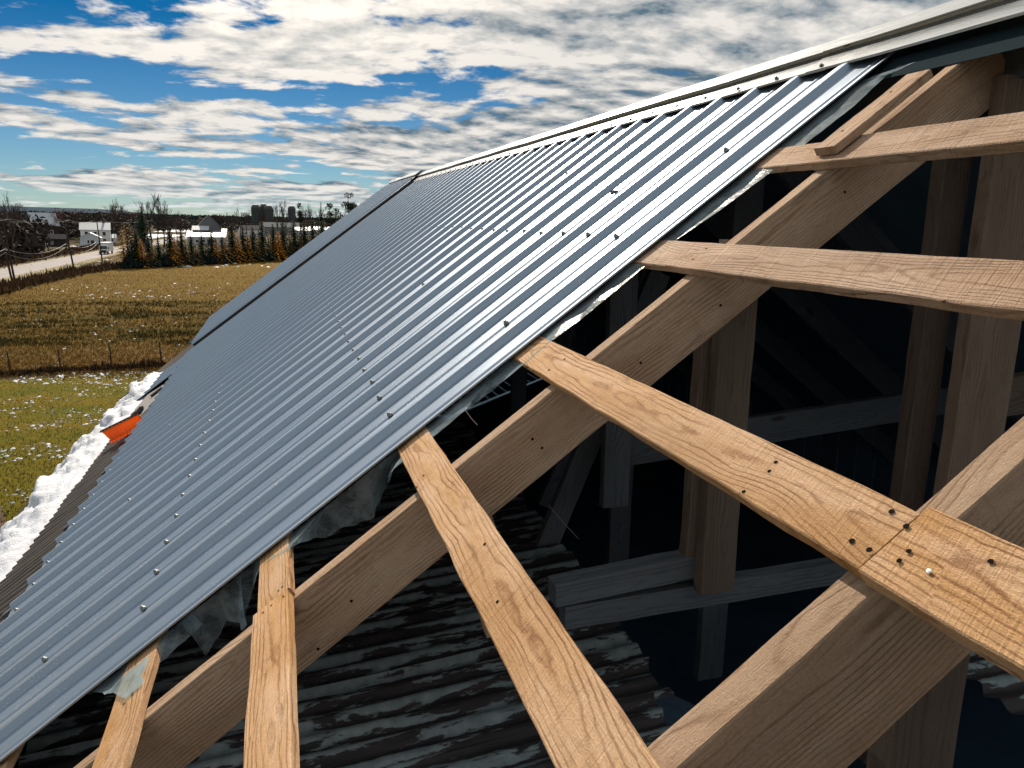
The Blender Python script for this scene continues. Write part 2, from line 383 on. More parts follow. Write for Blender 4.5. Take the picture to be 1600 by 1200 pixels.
DIRT = plain('dirt_track_mud', (.125, .088, .060), .95, 0, .35, 1.2, .06)
sheet('dirt_track', crooked([(-15.5, -20), (-9.6, -20), (-8.6, 20), (-10.0, 30), (-11.9, 34.5), (-16, 34), (-20, 25)], .5, 2, 1), .008, DIRT)
for (x0, x1) in ((-12.2, -11.7), (-10.4, -9.95)):
    sheet('wheel_rut', crooked([(x0, -20), (x1, -20), (x1 + .5, 20), (x1 - .9, 31), (x0 - 1.0, 31), (x0 + .2, 20)], .15, 1.5, x0), .012, plain('wet_rut_mud', (.04, .03, .022), .6, 0, .3, 2))

# far hills: long low ridges, haze blue put into their base colour
HILLM = plain('far_forest_haze_blue', (.010, .040, .075), .95, 0, .25, .002)
HILLN = plain('mid_forest_dark', (.014, .024, .022), .95, 0, .5, .02)
def ridge(name, y, x0, x1, hf, mat, depth=900, n=120):
    vs = []; fs = []
    for i in range(n + 1):
        x = x0 + (x1 - x0) * i / n; hh = hf(x)
        vs += [(x, y - depth, -3), (x, y - depth * .4, hh * .65), (x, y, hh), (x, y + depth, -3)]
    for i in range(n):
        for k in range(3): b = i * 4 + k; fs.append((b, b + 4, b + 5, b + 1))
    tag(link(name, mesh(name, vs, fs, mat, True)), kind='structure')
fb = lambda x, s, k: mnoise.fractal(Vector((x * k + s, s, 0)), 1.0, 2.0, 4)
ridge('hills', 7600, -9000, 6000, lambda x: 14 + 52 / (1 + math.exp((x + 1250) / 170)) * (1 + .22 * fb(x, 2.2, .0008)) + 6 * fb(x, 5.0, .002), HILLM)

rng = random.Random(11)
ORD = ['first', 'second', 'third', 'fourth', 'fifth', 'sixth', 'seventh', 'eighth', 'ninth', 'tenth', 'eleventh', 'twelfth', 'thirteenth', 'fourteenth', 'fifteenth', 'sixteenth', 'seventeenth', 'eighteenth', 'nineteenth', 'twentieth']
# ------------------------------------------------------------------ vegetation builders
def leafmat(name, c1, c2, rough=.8, transl=.0):
    m, N = newmat(name); co = N.n('ShaderNodeTexCoord').outputs['Object']; g = N.n('ShaderNodeNewGeometry').outputs['Random Per Island']
    r = N.n('ShaderNodeObjectInfo').outputs['Random']
    c = N.mix(g, c1, c2); t = N.mr(r, 0, 1, .75, 1.2); c = N.mix(1.0, c, N.comb(t, t, t), 'MULTIPLY')
    c = N.mix(N.mr(N.noise(co, .8, 3, .6), .4, .7, 0, .4), c, tuple(v * .5 for v in c1))
    fin(N, {'Base Color': c, 'Roughness': rough, 'Specular IOR Level': .15}); return m
M_SPR = leafmat('spruce_needles', (.008, .020, .012), (.028, .050, .026))
M_LAR = leafmat('larch_orange_needles', (.36, .14, .014), (.70, .32, .045))
M_LARP = leafmat('larch_faded_needles', (.22, .13, .035), (.48, .29, .08))
M_RED = leafmat('rusty_red_leaves', (.065, .022, .012), (.17, .055, .022))
M_PINE = leafmat('pine_needles', (.010, .018, .012), (.035, .045, .022))
M_BRUSH = leafmat('dry_brown_brush', (.040, .024, .014), (.16, .095, .048))
M_TWIG = leafmat('bare_twigs', (.035, .028, .024), (.10, .078, .062))
M_WOODS = leafmat('bare_woods', (.022, .020, .019), (.070, .056, .046))
M_CON = leafmat('dark_conifer_woods', (.010, .020, .022), (.028, .044, .042))
M_BARK = plain('tree_bark', (.055, .042, .034), .9, 0, .3, 6)
M_GRASS = leafmat('dry_grass_blades', (.11, .065, .014), (.36, .22, .05))
M_GRASSG = leafmat('green_grass_blades', (.025, .034, .008), (.085, .090, .024))
def rv(r, s=1.0): return Vector((r.uniform(-s, s), r.uniform(-s, s), r.uniform(-s, s)))
def conifer(h, w, n, r, airy=0.0, base=.06):
    """drooping branch sprays round a tapered trunk"""
    lf = MB(); tk = MB().tube([(0, 0, 0), (0, 0, h * .5), (0, 0, h * .98)], [h * .022, h * .014, h * .004], 6)
    for i in range(n):
        t = (i + r.random()) / n; z = h * (base + (1 - base) * t); rad = w * (1 - t) ** .85 * r.uniform(.75, 1.1) + .05
        a = i * 2.39996 + r.uniform(-.3, .3); d = Vector((math.cos(a), math.sin(a), 0)); s = Vector((-d.y, d.x, 0))
        for k in range(3):
            q = rad * (k + .4 + r.uniform(-.1, .3)) / 3; p = Vector((0, 0, z)) + d * q + Vector((0, 0, -q * .28 + r.uniform(-.06, .06) * h * .1))
            l = rad * .34 * r.uniform(.8, 1.3); ww = l * r.uniform(.5, .9) * (1 - airy * .5)
            lf.quad(p - d * l * .3, p + s * ww * .6 - Vector((0, 0, l * .25)), p + d * l - Vector((0, 0, l * .55)), p - s * ww * .6 - Vector((0, 0, l * .2)))
            if not airy: lf.tri(p + Vector((0, 0, l * .3)), p + s * ww * .5 - Vector((0, 0, l * .5)), p - s * ww * .5 - Vector((0, 0, l * .5)))
    return lf, tk
def bare(h, r, lv=4, spread=.42, twig=None):
    mb = MB(); tips = []
    def br(p, d, l, rad, k):
        q = p + d * l * .5 + rv(r, l * .05); e = p + d * l
        mb.tube([p, q, e], [rad, rad * .8, rad * .62], 4 if k < 3 else 3, False)
        if k <= 0: tips.append(e); return
        for j in range(r.choice((2, 3, 3))):
            nd = (d + rv(r, spread) + Vector((0, 0, .16))).normalized(); br(e if j else p + d * l * r.uniform(.6, 1), nd, l * r.uniform(.6, .82), rad * .6, k - 1)
    br(Vector((0, 0, 0)), Vector((r.uniform(-.04, .04), r.uniform(-.04, .04), 1)).normalized(), h * .30, h * .016, lv)
    return mb, tips
def leafball(mb, c, rad, n, r, size):
    for _ in range(n):
        v = rv(r); 
        if v.length > 1: v.normalize()
        p = c + Vector((v.x * rad.x, v.y * rad.y, v.z * rad.z)); a = rv(r).normalized() * size; b = rv(r).normalized() * size
        mb.tri(p, p + a, p + b)
def tree(name, lfme, tkme, loc, s, label, cat, group=None, rz=None, crown='crown', sx=1.0):
    t = empty(name, loc, rng.uniform(0, 6.28) if rz is None else rz); t.scale = (s * sx, s * sx, s)
    bpy.context.view_layer.update() if False else None
    for nm, me in ((crown, lfme), ('trunk', tkme)):
        if me is None: continue
        c = bpy.data.objects.new(nm, me); col.objects.link(c); c.parent = t
    return tag(t, label, cat, group)
SPR = []; LAR = []; LARP = []; RED = []; PIN = []; BAR = []
for i in range(4):
    r = random.Random(50 + i); a, b = conifer(1, .26, 150, r); SPR.append((a.me('crown', M_SPR), b.me('trunk', M_BARK)))
for i in range(3):
    r = random.Random(70 + i); a, b = conifer(1, .24, 130, r, .3); LAR.append((a.me('crown', M_LAR), b.me('trunk', M_BARK)))
    r = random.Random(75 + i); a, b = conifer(1, .24, 85, r, .5); LARP.append((a.me('crown', M_LARP), b.me('trunk', M_BARK)))
    r = random.Random(80 + i); mb, tips = bare(1, r, 4, .5); lf = MB()
    for t in tips: leafball(lf, t, Vector((.07, .07, .06)), 9, r, .03)
    RED.append((lf.me('crown', M_RED), mb.me('trunk', M_BARK)))
    r = random.Random(90 + i); tk = MB().tube([(0, 0, 0), (.01, 0, .5), (.02, .01, .98)], [.018, .013, .004], 6); lf = MB()
    for k in range(15):
        z = r.uniform(.42, .98); a = r.uniform(0, 6.28); q = (1.08 - z) * r.uniform(.12, .36); c = Vector((math.cos(a) * q, math.sin(a) * q, z))
        tk.tube([(0.01, 0, z - .05), c], [.006, .002], 3, False); leafball(lf, c, Vector((.09, .09, .045)), 60, r, .034)
    PIN.append((lf.me('crown', M_PINE), tk.me('trunk', M_BARK)))
    r = random.Random(100 + i); mb, tips = bare(1, r, 5, .33)
    BAR.append((mb.me('branches', M_TWIG), None))

# ------------------------------------------------------------------ hedgerow across the field
def hx(px):   # point on the hedge line under picture column px
    f0, f1 = Vector((-32.3, 177)), Vector((8, 225)); v = ray(px, 400); best = None
    for k in range(401):
        p = f0.lerp(f1, -0.15 + 1.5 * k / 400); e = abs(p.x / p.y - v[0] / v[1])
        if best is None or e < best[0]: best = (e, p)
    return best[1]
spruce_px = [(206, 6.6), (214, 8.0), (233, 6.6), (249, 6.4), (268, 9.0), (285, 8.2), (300, 7.0), (316, 7.6), (331, 8.2), (348, 7.0), (364, 9.6), (381, 9.0), (396, 8.8), (411, 10.4), (428, 9.6), (444, 10.2), (461, 10.8), (476, 10.4), (490, 10.8), (505, 10.5)]
for i, (px, h) in enumerate(spruce_px):
    p = hx(px); m = SPR[i % 4]
    tree('spruce', m[0], m[1], (p.x, p.y + rng.uniform(-.8, .8), 0), h, 'dark green spruce, the ' + ORD[i] + ' from the road end of the hedgerow beyond the field', 'tree', 'spruces of the hedgerow beyond the field', sx=1.05)
for i, (px, h, kind) in enumerate([(224, 7.8, 0), (240, 6.5, 1), (277, 7.6, 0), (293, 7.2, 1), (309, 6.8, 1), (339, 8.0, 0), (355, 8.2, 1), (373, 8.6, 0), (388, 9.0, 0), (405, 8.4, 1), (421, 8.6, 1), (436, 9.6, 0), (453, 9.0, 1), (469, 8.8, 1), (484, 8.4, 1)]):
    p = hx(px); m = (LAR if kind == 0 else LARP)[i % 3]
    tree('larch', m[0], m[1], (p.x, p.y - rng.uniform(1.2, 3.0), 0), h * .80,
         ('bright orange' if kind == 0 else 'faded yellow-brown') + ' larch, the ' + ORD[i] + ' larch from the road end of the hedgerow', 'tree', ('orange larches in the hedgerow' if kind == 0 else 'faded larches in the hedgerow'), sx=1.15)
for px, h, y in ((196, 9.6, 181), (189, 8.0, 190)):
    v = gy(px, y); m = LARP[0]
    tree('larch', m[0], m[1], v, h, 'pale orange larch at the left end of the hedgerow by the road' if px == 196 else 'smaller buff larch half behind the one at the hedgerow end', 'tree', sx=1.4)
# brushy foot of the hedgerow and ditch scrub (uncountable)
def brush(name, pts, wid, h, n, mat, label, seed, size=.5, kinds='brush'):
    r = random.Random(seed); mb = MB(); P = [Vector(p) for p in pts]; L = [(P[i + 1] - P[i]).length for i in range(len(P) - 1)]; T = sum(L)
    for _ in range(n):
        t = r.random() * T; i = 0
        while i < len(L) - 1 and t > L[i]: t -= L[i]; i += 1
        p = P[i].lerp(P[i + 1], t / L[i]); p = p + Vector((r.gauss(0, wid * .4), r.gauss(0, wid * .4), 0))
        hh = h * r.uniform(.35, 1.0) * (.55 + .45 * abs(mnoise.noise(p * .35)) * 2); a = r.uniform(0, 6.28); d = Vector((math.cos(a), math.sin(a), 0)) * size * r.uniform(.3, 1)
        b = p + Vector((0, 0, hh * r.uniform(0, .5))); mb.tri(b - d * .4, b + d * .4, b + Vector((d.y * .4, -d.x * .4, hh * .6)))
    return tag(mb.build(name, mat), label, kinds, kind='stuff')
e0, e1 = hx(195), hx(520)
brush('hedge_undergrowth', [(e0.x, e0.y - 1, 0), (e1.x, e1.y - 1, 0)], 2.2, 3.4, 9000, M_CON, 'dark low undergrowth filling the foot of the spruce hedgerow', 1, 1.3, 'undergrowth')
brush('roadside_brush', [(-38.6, 95, 0), (-38.8, 132, 0), (-37.5, 160, 0), (-34, 178, 0)], 2.6, 1.9, 9000, M_BRUSH, 'brown dry brush and weeds between the road and the golden field', 2, .6)
brush('fence_brush', [(-45, 57, 0), (-19, 59.0, 0), (-8, 60.3, 0), (10, 61.5, 0)], .40, .85, 8000, M_BRUSH, 'tangled brown weeds along the fence between lawn and field', 3, .28)
brush('ditch_weeds', [(-30, 186, 0), (-6, 203, 0), (12, 212, 0)], .5, .5, 1500, M_BRUSH, 'thin dark weeds in the ditch near the hedgerow', 4, .5)
brush('far_verge_brush', [(-57, 110, 0), (-58, 150, 0), (-60, 230, 0), (-60, 320, 0)], 5, 1.6, 9000, M_BRUSH, 'rusty brown scrub on the far side of the road', 5, .8)
brush('left_scrub', [(-72, 120, 0), (-76, 180, 0), (-80, 260, 0)], 11, 4.0, 9000, M_WOODS, 'dark leafless scrub left of the road', 6, 1.4)
# grass tufts on the field and the lawn
def tufts(name, n, region, mat, hmin, hmax, label, seed, clump=None):
    r = random.Random(seed); mb = MB(); k = 0
    while k < n:
        px, py = r.uniform(*region[0]), r.uniform(*region[1]); p = gp(px, py); p.x += r.gauss(0, .2); p.y += r.gauss(0, .8)
        if not (-38 < p.x < 50): continue
        if clump and mnoise.fractal(Vector((p.x * .10 + seed, p.y * .24, 0)), 1, 2, 3) < clump: 
            if r.random() < .85: continue
        k += 1; hh = r.uniform(hmin, hmax)
        for j in range(3):
            a = r.uniform(0, 6.28); w = hh * .22; d = Vector((math.cos(a), math.sin(a), 0)); q = p + d * r.uniform(0, hh * .4)
            mb.tri(q - Vector((d.y, -d.x, 0)) * w * .5, q + Vector((d.y, -d.x, 0)) * w * .5, q + d * hh * .35 + Vector((0, 0, hh)))
    return tag(mb.build(name, mat), label, 'grass', kind='stuff')
tufts('field_grass', 26000, ((-20, 470), (420, 590)), M_GRASS, .10, .26, 'dry golden grass standing on the field', 21)
tufts('field_green_tufts', 6500, ((-20, 430), (470, 540)), M_GRASSG, .14, .34, 'dark green tufts in the middle of the golden field', 22, .10)
tufts('lawn_grass', 14000, ((-20, 300), (592, 860)), M_GRASSG, .04, .10, 'short grass of the lawn beside the barn', 23)
def snowbits(name, n, region, smin, smax, label, seed, thr=None):
    r = random.Random(seed); mb = MB(); k = 0
    while k < n:
        px, py = r.uniform(*region[0]), r.uniform(*region[1]); p = gp(px, py)
        if thr is not None and mnoise.fractal(Vector((p.x * .22 + seed, p.y * .30, 0)), 1, 2, 3) < thr: continue
        k += 1; s = r.uniform(smin, smax) * (.6 + r.random() ** 3 * 1.6); q = [((math.cos(a) * s * r.uniform(.5, 1.2)), math.sin(a) * s * r.uniform(.6, 1.5)) for a in [i * 1.047 for i in range(6)]]
        b = len(mb.v); mb.v += [(p.x + x, p.y + y, .015) for x, y in q] + [(p.x, p.y, .03 + s * .35)]
        for i in range(6): mb.f.append((b + i, b + (i + 1) % 6, b + 6))
    return tag(mb.build(name, SNOW), label, 'snow', kind='stuff')
snowbits('lawn_snow', 1050, ((-20, 300), (590, 800)), .025, .075, 'small patches of melting snow scattered over the lawn', 31, .04)
snowbits('lawn_edge_snow', 330, ((20, 270), (581, 600)), .04, .12, 'band of thin snow along the top edge of the lawn', 32)
snowbits('field_snow', 190, ((70, 360), (442, 470)), .05, .15, 'pale snow crumbs in a band across the golden field', 33, .05)
snowbits('field_snow', 60, ((150, 420), (405, 418)), .2, .5, 'pale snow streaks at the far edge of the field by the hedgerow', 34, .05)
snowbits('field_snow', 120, ((0, 300), (490, 575)), .04, .12, 'snow crumbs on the near brown part of the field', 35, .15)
r = random.Random(8); mb = MB()
for _ in range(330):
    y = r.uniform(118, 215); x = -43.6 + r.gauss(0, .8); s = r.uniform(.12, .42)
    b = len(mb.v); mb.v += [(x + math.cos(a) * s, y + math.sin(a) * s * 1.6, .01) for a in [i * 1.257 for i in range(5)]] + [(x, y, s * .6)]
    for i in range(5): mb.f.append((b + i, b + (i + 1) % 5, b + 5))
tag(mb.build('roadside_rubble', plain('pale_straw_snow', (.50, .44, .27), .9, 0, .4, 1.0)), 'pale clods of snow and straw along the road shoulder', 'rubble', kind='stuff')

# fence posts between lawn and field
for i, (px, py, hh) in enumerate([(8, 588, 1.5), (88, 585, 1.6), (171, 580, 1.7), (252, 575, 1.9)]):
    p = gp(px, py); e = empty('fence_post', (p.x, 59.6 + .04 * p.x + 1.0, 0))
    tag(e, ['grey fence post at the left edge of the lawn border', 'thin dark fence post in the weeds, second from the left', 'leaning fence post in the weeds midway along the lawn border', 'tallest fence post, close to the roof edge'][i], 'fence post', 'fence posts along the lawn border')
    MB().tube([(0, 0, 0), (r.uniform(-.05, .05), 0, hh)], [.06, .05], 7).build('post', M_BARK, e, e.matrix_world)
    MB().box(-.07, .07, -.01, .05, hh * .55, hh * .6).build('wire_bracket', NAIL, e, e.matrix_world)

# ------------------------------------------------------------------ poles and wires, truck
def pole(loc, h, lean, label, arms=True):
    e = empty('utility_pole', loc)
    tag(e, label, 'utility pole', 'utility poles along the road')
    M = e.matrix_world.copy(); top = Vector((lean, 0, h))
    MB().tube([(0, 0, 0), top * .5, top], [.17, .14, .11], 8).build('shaft', M_BARK, e, M)
    if arms:
        c = top - Vector((0, 0, .5)); MB().box(c.x - 1.2, c.x + 1.2, -.07, .07, c.z - .07, c.z + .07).build('crossarm', M_BARK, e, M)
        for dx in (-1.1, -.4, .4, 1.1): MB().lathe([(.0, c.z + .07), (.05, c.z + .09), (.06, c.z + .2), (.0, c.z + .26)], 8, c.x + dx, 0).build('insulator', plain('insulator_glaze', (.3, .3, .3), .3) if 'insulator_glaze' not in bpy.data.materials else bpy.data.materials['insulator_glaze'], e, M)
    return Vector(loc) + top
P1 = pole((-39.0, 132.5, 0), 10.4, -.75, 'nearest wooden utility pole, crossing the road at the far left')
P1b = pole((-40.4, 136, 0), 11.0, -1.1, 'second slim pole leaning against the nearest utility pole', False)
P2 = pole((-37.9, 163, 0), 10.2, -1.0, 'wooden utility pole in the middle of the roadside row')
P3_ = pole((-41.5, 205, 0), 9.8, -.4, 'wooden utility pole standing just in front of the truck')
P4_ = pole((-44.5, 300, 0), 9.6, 0, 'far utility pole behind the left end of the hedgerow')
P0 = pole((-39.5, 92, 0), 10.4, 0, 'utility pole just outside the view on the left')
def wire(a, b, sag, label, rad=.02):
    pts = [a.lerp(b, t / 12) - Vector((0, 0, sag * 4 * (t / 12) * (1 - t / 12))) for t in range(13)]
    tag(MB().tube(pts, rad, 4, False).build('power_line', plain('wire_aluminium', (.32, .32, .33), .5, .3) if 'wire_aluminium' not in bpy.data.materials else bpy.data.materials['wire_aluminium']), label, 'wire', 'wires strung between the roadside poles')
for (a, b, nm) in ((P0, P1, 'left of the nearest pole'), (P1, P2, 'between the two nearest poles'), (P2, P3_, 'between the second and third poles'), (P3_, P4_, 'running on behind the hedgerow')):
    for dz, dx, w in ((-.3, -1, 'upper power line, road side, '), (-.3, 1, 'upper power line, field side, ')):
        wire(a + Vector((dx, 0, dz)), b + Vector((dx, 0, dz)), .5, w + nm, .028)
    wire(a - Vector((0, 0, 4.7)), b - Vector((0, 0, 4.7)), 1.2, 'thick sagging telephone cable ' + nm, .045)
    wire(a - Vector((0, 0, 5.4)), b - Vector((0, 0, 5.2)), 1.5, 'lowest sagging cable ' + nm, .035)
WHITE = plain('white_paint', (.70, .72, .74), .5, 0, .06, 2)
GLASSD = plain('dark_glass', (.015, .02, .025), .08, 0, .1, 1)
def truck():
    e = empty('truck', (-48.3, 243, 0)); M = e.matrix_world.copy()
    tag(e, 'white box truck driving towards the barn on the pale road', 'truck')
    MB().box(-1.2, 1.2, -.2, 6.0, .9, 3.3).build('cargo_box', WHITE, e, M)
    cab = MB(); pr = [(-2.0, .55), (-2.05, 1.3), (-1.75, 1.45), (-1.45, 2.45), (-.25, 2.5), (-.25, .55)]
    b = [(-1.1, y, z) for y, z in pr] + [(1.1, y, z) for y, z in pr]; n = len(pr); cab.v = b
    cab.f = [tuple(range(n))[::-1], tuple(range(n, 2 * n))] + [(i, (i + 1) % n, n + (i + 1) % n, n + i) for i in range(n)]
    cab.build('cab', WHITE, e, M)
    ws = MB(); ws.quad((-1.0, -1.78, 1.5), (1.0, -1.78, 1.5), (.95, -1.49, 2.38), (-.95, -1.49, 2.38)); ws.build('windscreen', GLASSD, e, M)
    MB().box(-.8, .8, -2.09, -2.04, .75, 1.2).build('grille', RUBBER, e, M)
    MB().box(-1.15, 1.15, -2.2, -2.05, .45, .7).build('bumper', RUBBER, e, M)
    for sx in (-1, 1):
        MB().box(sx * .95 - .12, sx * .95 + .12, -2.11, -2.05, .85, 1.1).build('headlight', BRIGHTNAIL, e, M)
        MB().box(sx * 1.3 - .1, sx * 1.3 + .1, -1.6, -1.5, 1.5, 2.0).build('mirror', RUBBER, e, M)
        for wy in (-1.2, 4.4):
            t = MB().tube([(sx * 1.0 - .16, wy, .48), (sx * 1.0 + .16, wy, .48)], .48, 16); o = t.build('wheel', RUBBER, e, M)
            MB().tube([(sx * 1.0 - .18, wy, .48), (sx * 1.0 + .18, wy, .48)], .22, 10).build('rim', SCREW, o, o.matrix_world if False else Matrix.Identity(4)).matrix_local = Matrix.Identity(4)
truck()

# ------------------------------------------------------------------ houses, barns, silos far off
ROOFD = plain('dark_shingle_roof', (.05, .05, .055), .8, 0, .3, 1)
ROOFW = plain('snowy_steel_roof', (.46, .50, .54), .5, .2, .08, 1)
WALLG = plain('grey_barn_wall', (.17, .18, .19), .8, 0, .25, .6)
WALLB = plain('dark_barn_wall', (.05, .042, .038), .9, 0, .3, .6)
WALLS = plain('pale_siding', (.55, .58, .60), .7, 0, .08, 1)
def house(name, px, y, w, d, h, rh, wall, roof, label, cat, rz=0.0, wins=((-.3, .55), (.3, .55)), door=True, z=0, along=True):
    p = gy(px, y); e = empty(name, (p.x, y, z), rz); M = e.matrix_world.copy(); tag(e, label, cat)
    mb = MB().box(-w / 2, w / 2, -d / 2, d / 2, 0, h)
    b = len(mb.v)
    if along: mb.v += [(-w / 2, -d / 2, h), (-w / 2, d / 2, h), (-w / 2, 0, h + rh), (w / 2, -d / 2, h), (w / 2, d / 2, h), (w / 2, 0, h + rh)]
    else: mb.v += [(-w / 2, -d / 2, h), (w / 2, -d / 2, h), (0, -d / 2, h + rh), (-w / 2, d / 2, h), (w / 2, d / 2, h), (0, d / 2, h + rh)]
    mb.f += [(b, b + 1, b + 2), (b + 3, b + 5, b + 4)]; mb.build('wall', wall, e, M)
    o = .35; t = .16; rf = MB()
    for s in (-1, 1):
        if along:
            a0 = (-w / 2 - o, s * (d / 2 + o), h - o * rh / (d / 2) + .03); a1 = (w / 2 + o, s * (d / 2 + o), h - o * rh / (d / 2) + .03); a2 = (w / 2 + o, 0, h + rh + .03); a3 = (-w / 2 - o, 0, h + rh + .03)
        else:
            a0 = (s * (w / 2 + o), -d / 2 - o, h - o * rh / (w / 2) + .03); a1 = (s * (w / 2 + o), d / 2 + o, h - o * rh / (w / 2) + .03); a2 = (0, d / 2 + o, h + rh + .03); a3 = (0, -d / 2 - o, h + rh + .03)
        up_ = [(q[0], q[1], q[2] + t) for q in (a0, a1, a2, a3)]; bb = len(rf.v); rf.v += [a0, a1, a2, a3] + up_
        rf.f += [(bb, bb + 1, bb + 2, bb + 3), (bb + 4, bb + 7, bb + 6, bb + 5), (bb, bb + 4, bb + 5, bb + 1), (bb + 1, bb + 5, bb + 6, bb + 2), (bb + 3, bb + 2, bb + 6, bb + 7), (bb, bb + 3, bb + 7, bb + 4)]
    rf.build('roof', roof, e, M)
    for (fx, fz) in wins:
        ww, wh = min(1.1, w * .1), min(1.3, h * .3); cx = fx * w; cz = fz * h
        f = MB().box(cx - ww / 2 - .12, cx + ww / 2 + .12, -d / 2 - .06, -d / 2 - .005, cz - wh / 2 - .12, cz + wh / 2 + .12).build('window', WHITE, e, M)
        c = MB().box(cx - ww / 2, cx + ww / 2, -d / 2 - .09, -d / 2 - .062, cz - wh / 2, cz + wh / 2).build('pane', GLASSD, f); c.matrix_local = Matrix.Identity(4)
    if door: MB().box(w * .02, w * .02 + .95, -d / 2 - .07, -d / 2 - .005, 0, min(2.1, h * .8)).build('door', ROOFD, e, M)
    return e, M
e, M = house('farmhouse', 148, 318, 9.5, 8, 5.6, 2.4, WHITE, ROOFW, 'white two-storey farmhouse above the snowy yard left of the truck', 'house', .15, ((-.3, .75), (0, .75), (.3, .75), (-.3, .3), (.3, .3)))
MB().box(2.5, 3.2, -.3, .4, 7.0, 9.0).build('chimney', WALLB, e, M)
e, M = house('house_wing', 139, 305, 6.4, 5, 3.0, 1.6, WALLS, ROOFW, 'small pale wing in front of the white farmhouse', 'house', .15, ((-.1, .55),), True, along=False)
house('garage', 170, 330, 4, 5, 2.4, 1.2, WALLS, ROOFW, 'small pale garage just right of the white farmhouse', 'garage', .1, (), True)
house('shed', 88, 300, 5.5, 5, 2.6, 1.4, WALLB, ROOFD, 'dark low shed left of the snowy yard', 'shed', 0, ((-.25, .5),), True)
house('woods_house', 66, 345, 9, 9, 6.6, 4.6, WALLB, ROOFW, 'house half hidden in the woods under a patchy snowy roof', 'house', .5, ((.2, .6), (-.2, .6)), True)
house('long_barn', 322, 330, 14, 8, 3.2, 1.5, WALLS, ROOFW, 'long white low barn right behind the hedgerow larches', 'barn', 0, tuple((f, .5) for f in (-.4, -.24, -.08, .08, .24, .4)), True)
house('gable_barn', 326, 460, 12, 16, 6, 6, WALLG, WALLG, 'tall grey gabled barn behind the long white barn', 'barn', .1, ((0, .6),), True, along=False)
house('outbuilding', 313, 450, 8, 7, 4, 2, WALLB, ROOFW, 'dark outbuilding with a snowy roof left of the grey gabled barn', 'barn', 0, ((0, .5),), True)
house('outbuilding', 341, 455, 8, 7, 3, 1.5, WALLB, ROOFW, 'low outbuilding with a snowy roof right of the grey gabled barn', 'barn', 0, (), True)
house('white_shed', 392, 480, 13, 9, 4.2, 2.2, WHITE, ROOFD, 'white-walled shed below the silos, dark gable at its left', 'shed', .25, ((-.3, .5), (0, .5), (.3, .5)), True)
house('farm_store', 475, 520, 12, 9, 3.5, 2, WALLS, ROOFW, 'pale farm store seen through the bare trees right of the silos', 'barn', 0, ((-.2, .5), (.2, .5)), True)
house('farm_store', 500, 540, 14, 9, 3.8, 2, WALLS, ROOFW, 'pale farm store next to the roof edge, under the tall pine', 'barn', 0, ((-.2, .5), (.2, .5)), True)
house('hay_barn', 437, 560, 26, 12, 5, 3, WALLG, WALLG, 'long dark grey barn at the foot of the silos', 'barn', 0, ((-.3, .5), (.3, .5)), True)
sheet('snowy_yard', [(-66, 296), (-48.5, 296), (-56, 306), (-78, 308)], .004, SNOW)
for i, x in enumerate((45, 50.5, 55, 59.5, 64)):
    p = gy(x, 292); e = empty('hay_bale', (p.x, 292 + i * .5, 0)); tag(e, 'white wrapped bale, the ' + ORD[i] + ' from the left in the row beside the dark shed', 'bale', 'white bales in a row by the shed')
    o = MB().tube([(-.7, 0, .62), (-.6, 0, .65), (.6, 0, .65), (.7, 0, .62)], [.5, .65, .65, .5], 14).build('wrapped_bale', SNOW, e, e.matrix_world.copy())
SILO = plain('silo_concrete', (.065, .075, .078), .8, 0, .25, .35)
SILOR = plain('silo_steel_dome', (.055, .062, .068), .6, .3, .2, .5)
for i, (px, top, dia, y) in enumerate([(400.5, 320, 6.6, 592), (413, 319, 5.2, 600), (420.5, 321, 6.6, 590), (456.5, 321, 5.6, 592)]):
    p = gy(px, y); hh = H + (341 - top) * .93 / FPX * y; e = empty('silo', (p.x, y, 0)); M = e.matrix_world.copy()
    tag(e, ['leftmost of the tall dark silos, standing alone of the near pair', 'slim silo squeezed behind the second tall silo', 'broad silo right in the middle of the silo group', 'lone rightmost silo among the bare trees'][i], 'silo', 'tall silos on the skyline')
    R_ = dia / 2; MB().lathe([(R_, 0), (R_, hh - R_)], 24).build('tower', SILO, e, M)
    MB().lathe([(R_ * 1.03, hh - R_), (R_ * .97, hh - R_ * .75), (R_ * .85, hh - R_ * .47), (R_ * .6, hh - R_ * .2), (R_ * .3, hh - R_ * .05), (.01, hh)], 24).build('dome', SILOR, e, M)
    for k in range(8):
        z = (k + 1) * hh / 9.5; MB().lathe([(R_ + .01, z), (R_ + .09, z + .03), (R_ + .09, z + .2), (R_ + .01, z + .23)], 24).build('hoop', SILOR, e, M)
    MB().box(-.35, .35, -R_ - .6, -R_ - .02, 0, hh - R_).build('chute', SILOR, e, M)

